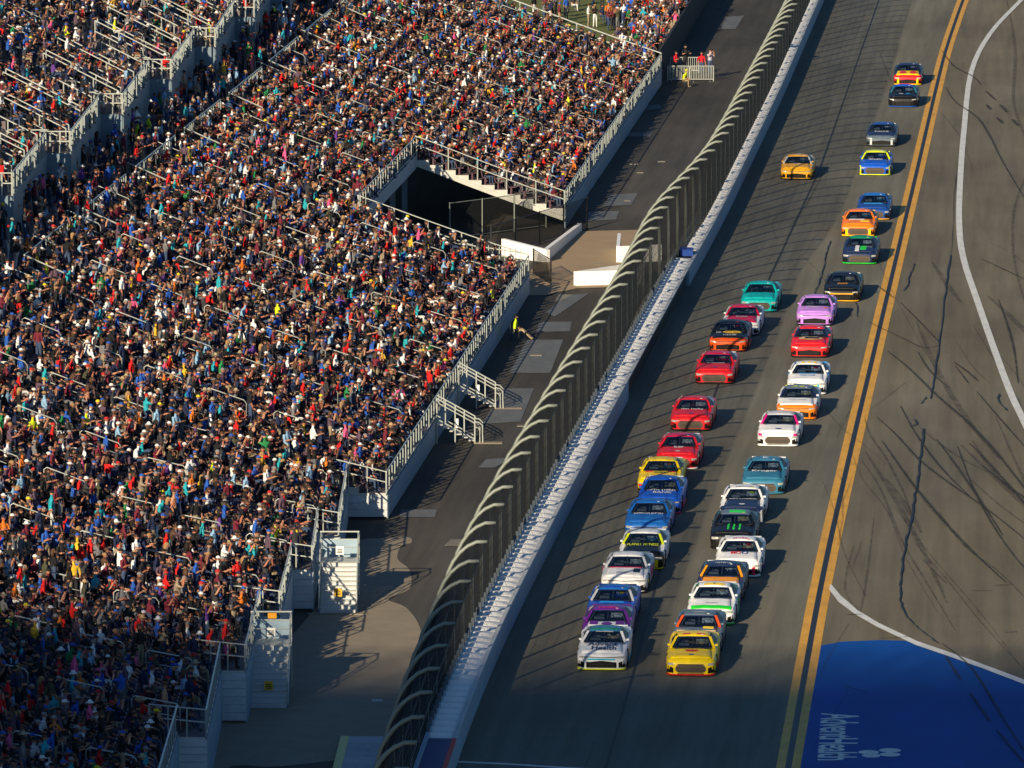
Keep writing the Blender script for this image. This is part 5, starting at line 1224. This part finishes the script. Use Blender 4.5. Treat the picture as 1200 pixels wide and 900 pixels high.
SHIRTS = [('black', (.010, .010, .012), 27), ('navy', (.013, .02, .06), 18), ('charcoal', (.035, .035, .04), 10), ('grey', (.16, .16, .17), 8), ('white', (.72, .72, .72), 8.5), ('red', (.55, .012, .012), 6), ('blue', (.02, .09, .40), 7), ('turquoise', (.02, .33, .40), 3.5),
          ('maroon', (.14, .015, .03), 8), ('olive', (.06, .06, .035), 1.6), ('neon yellow', (.62, .72, .02), .6), ('orange', (.68, .17, .02), 1.6), ('pink', (.72, .10, .25), 1.4), ('khaki', (.26, .20, .14), 1.0), ('green', (.02, .20, .06), 1.8), ('light blue', (.22, .38, .55), 3), ('purple', (.12, .04, .25), 1.2), ('dusky mauve', (.10, .06, .09), 7), ('bare-chested tan', (.45, .24, .15), 1.2), ('yellow', (.65, .40, .03), 1)]
HCOL = {'cap': [('white', (.62, .62, .62), 3.6), ('black', (.015, .015, .015), 6), ('red', (.42, .02, .02), 1.8), ('blue', (.02, .08, .35), 2.5), ('grey', (.2, .2, .2), 2), ('yellow', (.6, .5, .02), .5), ('navy', (.015, .02, .06), 3)],
        'hat': [('straw', (.42, .29, .14), 2), ('khaki', (.34, .28, .18), 2), ('white', (.7, .7, .68), 1.5)],
        'short': [('dark', (.015, .01, .008), 5), ('brown', (.07, .035, .018), 5), ('grey', (.22, .21, .20), 1), ('blond', (.30, .18, .08), .7)],
        'long': [('dark', (.015, .01, .008), 3), ('brown', (.08, .04, .02), 4), ('blond', (.32, .19, .08), 1.2)]}
TROU = [('jeans', (.04, .065, .13), 6), ('dark trousers', (.02, .02, .025), 5), ('khaki shorts', (.28, .22, .14), 3), ('grey shorts', (.14, .14, .14), 2), ('white shorts', (.6, .6, .58), .7)]
SKIN = [(.40, .18, .11), (.34, .15, .09), (.28, .12, .07), (.45, .22, .14), (.12, .055, .035), (.38, .14, .085)]
def wpick(rnd, l):
    t_ = rnd.uniform(0, sum(q[-1] for q in l))
    for q in l:
        t_ -= q[-1]
        if t_ <= 0: return q
    return l[-1]
def frame_uv(x, y, z):
    dz = z - CAM_H; dep = y * _c - dz * _s; dn_ = -(y * _s + dz * _c)
    return 600 + F_PX * x / dep, 450 + F_PX * dn_ / dep, dep
rnd = random.Random(23)
ppl, seats = [], []
def add_person(x, y, z, stand_p, face, rowi, where, d=None):
    u, v, dep = frame_uv(x, y, z + 1)
    if u < -90 or u > 1250 or v < -60 or v > 985: return
    st = rnd.random() < stand_p
    ps = wpick(rnd, [('sit_rest', 5), ('sit_phone', 1.6), ('sit_lean', 3), ('sit_fwd', 1.5), ('sit_cross', 2), ('sit_wave', .35)]) if not st else wpick(rnd, [('stand_rest', 4), ('stand_phone', 2), ('stand_cross', 2), ('stand_fwd', 1.5), ('stand_wave', .5)])
    hd = wpick(rnd, [('cap', 10), ('hat', 1), ('short', 7), ('long', 3.5)])[0]
    ppl.append(dict(p=(x, y, z), rz=face + rnd.gauss(0, .35), sc=rnd.uniform(.92, 1.06), pose=ps[0], head=hd, shirt=wpick(rnd, SHIRTS), hc=wpick(rnd, HCOL[hd]), tr=wpick(rnd, TROU), skin=rnd.choice(SKIN), row=rowi, where=where, dep=dep, u=u, v=v))
for si, s in enumerate(SECS):
    for i in (range(NROW) if si != 8 else range(11, NROW)):
        d0 = ROW0 + TREAD * i; z = sec_z(s, d0); y = s[0] + .4
        while y < s[1] - .3:
            if not any(abs(y - a) < .45 for a in AISLES):
                x = sec_x(s, y, d0 + .55)
                near = max(0, min(1, (420 - y) / 140)) * (.5 if i > 3 else .3)
                cl = .5 + .5 * math.sin(y * .21 + i * .9) * math.sin(y * .077 - i * .35 + si)
                sp_ = (.02 + .42 * near) * (.25 + 1.3 * cl) if i < 23 else .7
                if rnd.random() < ((.84 + .15 * cl) if i < 23 else .60): add_person(x + rnd.uniform(-.14, .14), y + rnd.uniform(-.08, .08), z, sp_, rnd.choice((0, 0, -.25, -.5)), i, si)
                if i < 23 and rnd.random() < .999: seats.append((x - .16, y, z))
            elif rnd.random() < .10:
                add_person(sec_x(s, y, d0 + .4), y, z, 1, rnd.choice((0, 1.6, 3.1, 0)), i, si)
            y += rnd.uniform(.58, .98)
for k, cy in enumerate(corner_y):
    y0, y1 = cy - 18.7, cy
    if y0 > 505: continue
    for i in range(18):
        d = 21.2 + .05 + .8 * i + .5; z = 10.9 + .41 * i; y = y0 + .4
        while y < y1 - .3:
            if rnd.random() < (.55 if i < 6 else .86): add_person(FX(y) - d + .6 - 1.2 * (y - y0) / 18.7 + rnd.uniform(-.12, .12), y, z, .12, rnd.choice((0, 0, -.3)), i, 'upper tier')
            y += rnd.uniform(.58, .95)
# grass bank beyond the far block
for _ in range(1500):
    y = rnd.uniform(526, 640); off = rnd.uniform(9.6, 40) if rnd.random() < .45 else 9.4 + abs(rnd.gauss(0, 2.4)); x = xw(y) - off
    if 524 < y < 545 and off > 13: continue
    zg = lerp_tab(gy, y) + 6 * max(0, (off - 9.2)) / 80.8
    add_person(x, y, zg, .75, rnd.choice((0, -.5, -1.2, 2.5)), 0, 'grass bank')
ppl.sort(key=lambda q: q['dep'] - (0 if q['u'] > -5 and q['v'] < 925 else -1000))
POSEW = {'sit_rest': 'seated', 'sit_phone': 'seated raising a phone', 'sit_lean': 'leaning forward', 'sit_fwd': 'seated with arms out', 'sit_cross': 'seated with folded arms', 'sit_wave': 'seated and waving', 'stand_rest': 'standing', 'stand_phone': 'standing, filming', 'stand_cross': 'standing with folded arms', 'stand_fwd': 'standing with arms forward', 'stand_wave': 'standing and waving'}
ORD = ['front', 'second', 'third', 'fourth', 'fifth', 'sixth', 'seventh', 'eighth', 'ninth', 'tenth', 'eleventh', 'twelfth', 'thirteenth', 'fourteenth', 'fifteenth', 'sixteenth', 'seventeenth', 'eighteenth', 'nineteenth', 'twentieth', 'twenty-first', 'twenty-second', 'twenty-third', 'twenty-fourth', 'twenty-fifth', 'twenty-sixth']
def person_obj(q, label, group=None):
    o = link('person', BODY[q['pose']], None, q['p']); o.rotation_euler = (0, 0, q['rz']); o.scale = (q['sc'],) * 3
    cols = dict(shirt_color=q['shirt'][1], trouser_color=q['tr'][1], head_color=q['hc'][1], skin_color=q['skin'])
    for k_, v_ in cols.items(): o[k_] = list(v_)
    h = link({'cap': 'cap', 'hat': 'hat'}.get(q['head'], 'hair'), HEADM[q['pose'], q['head']], o)
    h['head_color'] = list(q['hc'][1])
    return tag(o, label, 'person', group)
usedl = set()
BLK = {0: 'nearest block', 1: 'corner block', 2: 'block left of the lowest white stairs', 3: 'block beside the lowest white stairs', 4: 'block between the stairs', 5: 'block at the upper stairs', 6: 'short block', 7: 'long middle block', 8: 'bridging rows', 9: 'far block'}
for q in ppl[:300]:
    for tr_ in range(60):
        hn = {'cap': '%s cap', 'hat': '%s hat', 'short': 'short %s hair', 'long': 'long %s hair'}[q['head']] % q['hc'][0]
        sh = q['shirt'][0] + ' shirt' if q['shirt'][0][:4] != 'bare' else 'no shirt'
        lab = '%s, %s, %s, %s row, %s' % (sh, hn, POSEW[q['pose']], ORD[q['row']], BLK.get(q['where'], 'upper tier'))
        if lab not in usedl and len(lab.split()) <= 16: break
        q['shirt'] = wpick(rnd, SHIRTS); q['hc'] = wpick(rnd, HCOL[q['head']])
        if len(lab.split()) > 16: q['pose'] = 'sit_rest' if q['pose'].startswith('sit') else 'stand_rest'
    usedl.add(lab); person_obj(q, lab, 'spectators in the near rows')
# the rest of the crowd: one instanced object
vc = bpy.data.collections.new('crowd_models'); vi = {}
for p in POSES:
    for h in HEADS:
        me = BODY[p].copy(); bm = bmesh.new(); bm.from_mesh(me); b = MB(); head_mb(b, h, BODY[p]['hx'], BODY[p]['hz'])
        vs = [bm.verts.new(c_) for c_ in b.v]
        for f, mi in zip(b.f, b.m): nf = bm.faces.new([vs[k] for k in f]); nf.material_index = mi; nf.smooth = True
        bm.to_mesh(me); bm.free()
        o = bpy.data.objects.new('m%02d' % len(vi), me); vc.objects.link(o); vi[p, h] = len(vi)
sc_ = bpy.data.collections.new('seat_models')
b = MB().box(-.02, .36, -.23, .23, .38, .43).hexa([(-.08, -.23, .43), (-.02, -.23, .43), (-.02, .23, .43), (-.08, .23, .43), (-.17, -.22, .80), (-.12, -.22, .80), (-.12, .22, .80), (-.17, .22, .80)]).box(.05, .15, -.2, -.16, 0, .38).box(.05, .15, .16, .2, 0, .38)
SEATM = b.mesh('stadium_seat', M_SEAT)
def scatter(name, pts, coll, attrs, label, cat):
    me = bpy.data.meshes.new(name); me.from_pydata([p for p in pts], [], [])
    for an, ty_, data in attrs:
        a = me.attributes.new(an, ty_, 'POINT')
        if ty_ == 'INT': a.data.foreach_set('value', data)
        elif ty_ == 'FLOAT': a.data.foreach_set('value', data)
        elif ty_ == 'FLOAT_VECTOR': a.data.foreach_set('vector', [c for v_ in data for c in v_])
        else: a.data.foreach_set('color', [c for v_ in data for c in (*v_, 1)])
    o = link(name, me); tag(o, label, cat, kind='stuff')
    ng = bpy.data.node_groups.new(name, 'GeometryNodeTree'); ng.interface.new_socket('Geometry', in_out='INPUT', socket_type='NodeSocketGeometry'); ng.interface.new_socket('Geometry', in_out='OUTPUT', socket_type='NodeSocketGeometry')
    N_, L_ = ng.nodes, ng.links; gi, go = N_.new('NodeGroupInput'), N_.new('NodeGroupOutput')
    ip = N_.new('GeometryNodeInstanceOnPoints'); ci = N_.new('GeometryNodeCollectionInfo'); ci.inputs['Collection'].default_value = coll; ci.inputs['Separate Children'].default_value = True; ci.inputs['Reset Children'].default_value = True
    ip.inputs['Pick Instance'].default_value = True
    def na(n_, t_):
        q = N_.new('GeometryNodeInputNamedAttribute'); q.data_type = t_; q.inputs['Name'].default_value = n_; return q.outputs['Attribute']
    L_.new(gi.outputs[0], ip.inputs['Points']); L_.new(ci.outputs[0], ip.inputs['Instance']); L_.new(na('pick', 'INT'), ip.inputs['Instance Index'])
    L_.new(na('rot', 'FLOAT_VECTOR'), ip.inputs['Rotation']); L_.new(na('size', 'FLOAT'), ip.inputs['Scale']); L_.new(ip.outputs[0], go.inputs[0])
    md = o.modifiers.new('scatter', 'NODES'); md.node_group = ng; return o
rest = ppl[300:]
scatter('crowd', [q['p'] for q in rest], vc, [('pick', 'INT', [vi[q['pose'], q['head']] for q in rest]), ('rot', 'FLOAT_VECTOR', [(0, 0, q['rz']) for q in rest]), ('size', 'FLOAT', [q['sc'] for q in rest]),
        ('shirt_color', 'FLOAT_COLOR', [q['shirt'][1] for q in rest]), ('trouser_color', 'FLOAT_COLOR', [q['tr'][1] for q in rest]), ('head_color', 'FLOAT_COLOR', [q['hc'][1] for q in rest]), ('skin_color', 'FLOAT_COLOR', [q['skin'] for q in rest])],
        'packed crowd of spectators filling the grandstand rows', 'crowd')
print('people', len(ppl), 'seats', len(seats))
# seats: nearest ones in view as objects, the rest as one
def sd_key(p):
    u, v, dep = frame_uv(*p); return dep if (-5 < u < 1205 and v < 915) else 1e6 + dep
seats.sort(key=sd_key)
for p in seats[:300]:
    o = link('stadium_seat', SEATM, None, p); tag(o, 'dark maroon plastic stadium seat among the spectators in the near rows', 'seat', 'stadium seats in the near rows')
so_ = bpy.data.objects.new('s0', SEATM); sc_.objects.link(so_)
st2 = seats[300:]
scatter('stadium_seats', st2, sc_, [('pick', 'INT', [0] * len(st2)), ('rot', 'FLOAT_VECTOR', [(0, 0, 0)] * len(st2)), ('size', 'FLOAT', [1.0] * len(st2))], 'dark plastic seats between the spectators higher up the stand', 'seats')

# singled-out people on the walkway
def solo(x, y, z, rz, pose_, head, shirt, hc, tr, skin, label, sc=1.0):
    q = dict(p=(x, y, z), rz=rz, sc=sc, pose=pose_, head=head, shirt=('', shirt), hc=('', hc), tr=('', tr), skin=skin)
    return person_obj(q, label)
gx, gyy = .15, 389.2
solo(gx, gyy, 0, -.15, 'sit_stretch', 'short', (.55, .75, .02), (.015, .01, .01), (.34, .26, .16), (.42, .21, .13), 'guard in neon vest sitting by the front wall with legs stretched onto the walkway')
ch = thing('folding_chair', (gx, gyy, 0), 'black folding chair under the guard beside the front wall', 'chair')
MB().box(-.22, .24, -.23, .23, .38, .42).build('seat', M_BLACK, ch); MB().box(-.26, -.22, -.23, .23, .42, .9).build('backrest', M_BLACK, ch)
for sx in (-.2, .2):
    for sy in (-.2, .2): MB().box(sx - .015, sx + .015, sy - .015, sy + .015, 0, .38).build('leg', M_BLACK, ch)
solo(11.9, 519.2, 0, -.4, 'sit_lean', 'cap', (.66, .72, .02), (.65, .62, .03), (.30, .22, .12), (.42, .21, .13), 'person in neon yellow top and cap crouching at the foot of the far barrier')
solo(12.2, 526.0, .35, -1.2, 'stand_fwd', 'long', (.012, .012, .014), (.01, .01, .01), (.02, .02, .025), (.42, .21, .13), 'tall person in black with dark hair behind the far crowd barrier', 1.12)
solo(11.5, 525.0, .2, -.6, 'stand_cross', 'short', (.55, .01, .02), (.03, .02, .01), (.03, .03, .03), (.42, .21, .13), 'person with red jacket left of the black-clad one at the far barrier')
solo(13.3, 524.9, .2, 1.3, 'stand_rest', 'short', (.60, .012, .02), (.03, .01, .01), (.05, .08, .15), (.42, .21, .13), 'person in bright red top with jeans leaning on the far barrier')
solo(13.9, 525.2, .2, -.9, 'stand_phone', 'short', (.50, .45, .55), (.02, .015, .01), (.05, .08, .16), (.42, .21, .13), 'person in pale top and jeans raising both arms at the end of the far barrier', 1.08)
def barrier(x0, x1, y, label, yb=None):
    g = thing('crowd_barrier', (x0, y, 0), label, 'barrier', 'galvanised crowd barriers across the far walkway'); L = x1 - x0
    b = MB()
    for z in (.15, 1.08): b.tube([(0, 0, z), (L, 0, z)], .028, 5)
    for x in (0, L): b.tube([(x, 0, 0), (x, 0, 1.08)], .035, 5)
    b.build('frame', M_RAIL, g)
    me = MB().box(-.014, .014, -.014, .014, .15, 1.08).mesh('bar', M_RAIL); n = 14
    for k in range(1, n): link('bar', me, g, (L * k / n, 0, 0))
    for x in (.25, L - .25): MB().box(x - .03, x + .03, -.35, .35, 0, .04).build('foot', M_GALV, g)
barrier(10.9, 12.4, 523.3, 'left one of the crowd barriers in front of the red-clad people on the far walkway')
barrier(12.45, 14.1, 523.3, 'right one of the crowd barriers in front of the red-clad people on the far walkway')
barrier(11.2, 13.2, 529.5, 'crowd barrier standing behind the black-clad person on the far walkway')
bn = thing('blue_bin', (xw(560) - 13.6, 560, 1.0), 'tall bright blue bin standing among people on the far grass', 'bin')
MB().hexa([(-.3, -.3, 0), (.3, -.3, 0), (.3, .3, 0), (-.3, .3, 0), (-.36, -.36, 1.3), (.36, -.36, 1.3), (.36, .36, 1.3), (-.36, .36, 1.3)]).build('bin_body', mat('bin_blue', (.01, .08, .6), .4), bn); MB().box(-.39, .39, -.39, .39, 1.3, 1.42).build('lid', _mats['bin_blue'], bn)
tf = thing('metal_trestle', (xw(592) - 17.5, 592, 1.3), 'grey metal trestle frame on the grass at the top edge of the picture', 'frame')
b = MB()
for x in (-1.6, 1.6): b.tube([(x - .5, 0, 0), (x, 0, 1.8), (x + .5, 0, 0)], .06, 5)
for z in (.7, 1.3, 1.8): b.tube([(-1.8, 0, z), (1.8, 0, z)], .06, 5)
b.build('frame', M_GALV, tf)
fw = MB(); ys = [521.5 + 10 * i for i in range(12)]  # front wall whose shade is put into a near-black colour
for y in ys: fw.v += [(xw(y) - 9.2, y, 0), (xw(y) - 9.05, y, 0), (xw(y) - 9.05, y, 2.2), (xw(y) - 9.2, y, 2.2)]
for k in range(11):
    for q in range(4): fw.f.append((4 * k + q, 4 * k + (q + 1) % 4, 4 * k + 4 + (q + 1) % 4, 4 * k + 4 + q)); fw.m.append(0)
o = fw.build('shaded_front_wall', mat('wall_shade_black', (.015, .016, .018), .8)); tag(o, 'front wall between the far grass crowd and the walkway, its shade coloured black', 'fence')
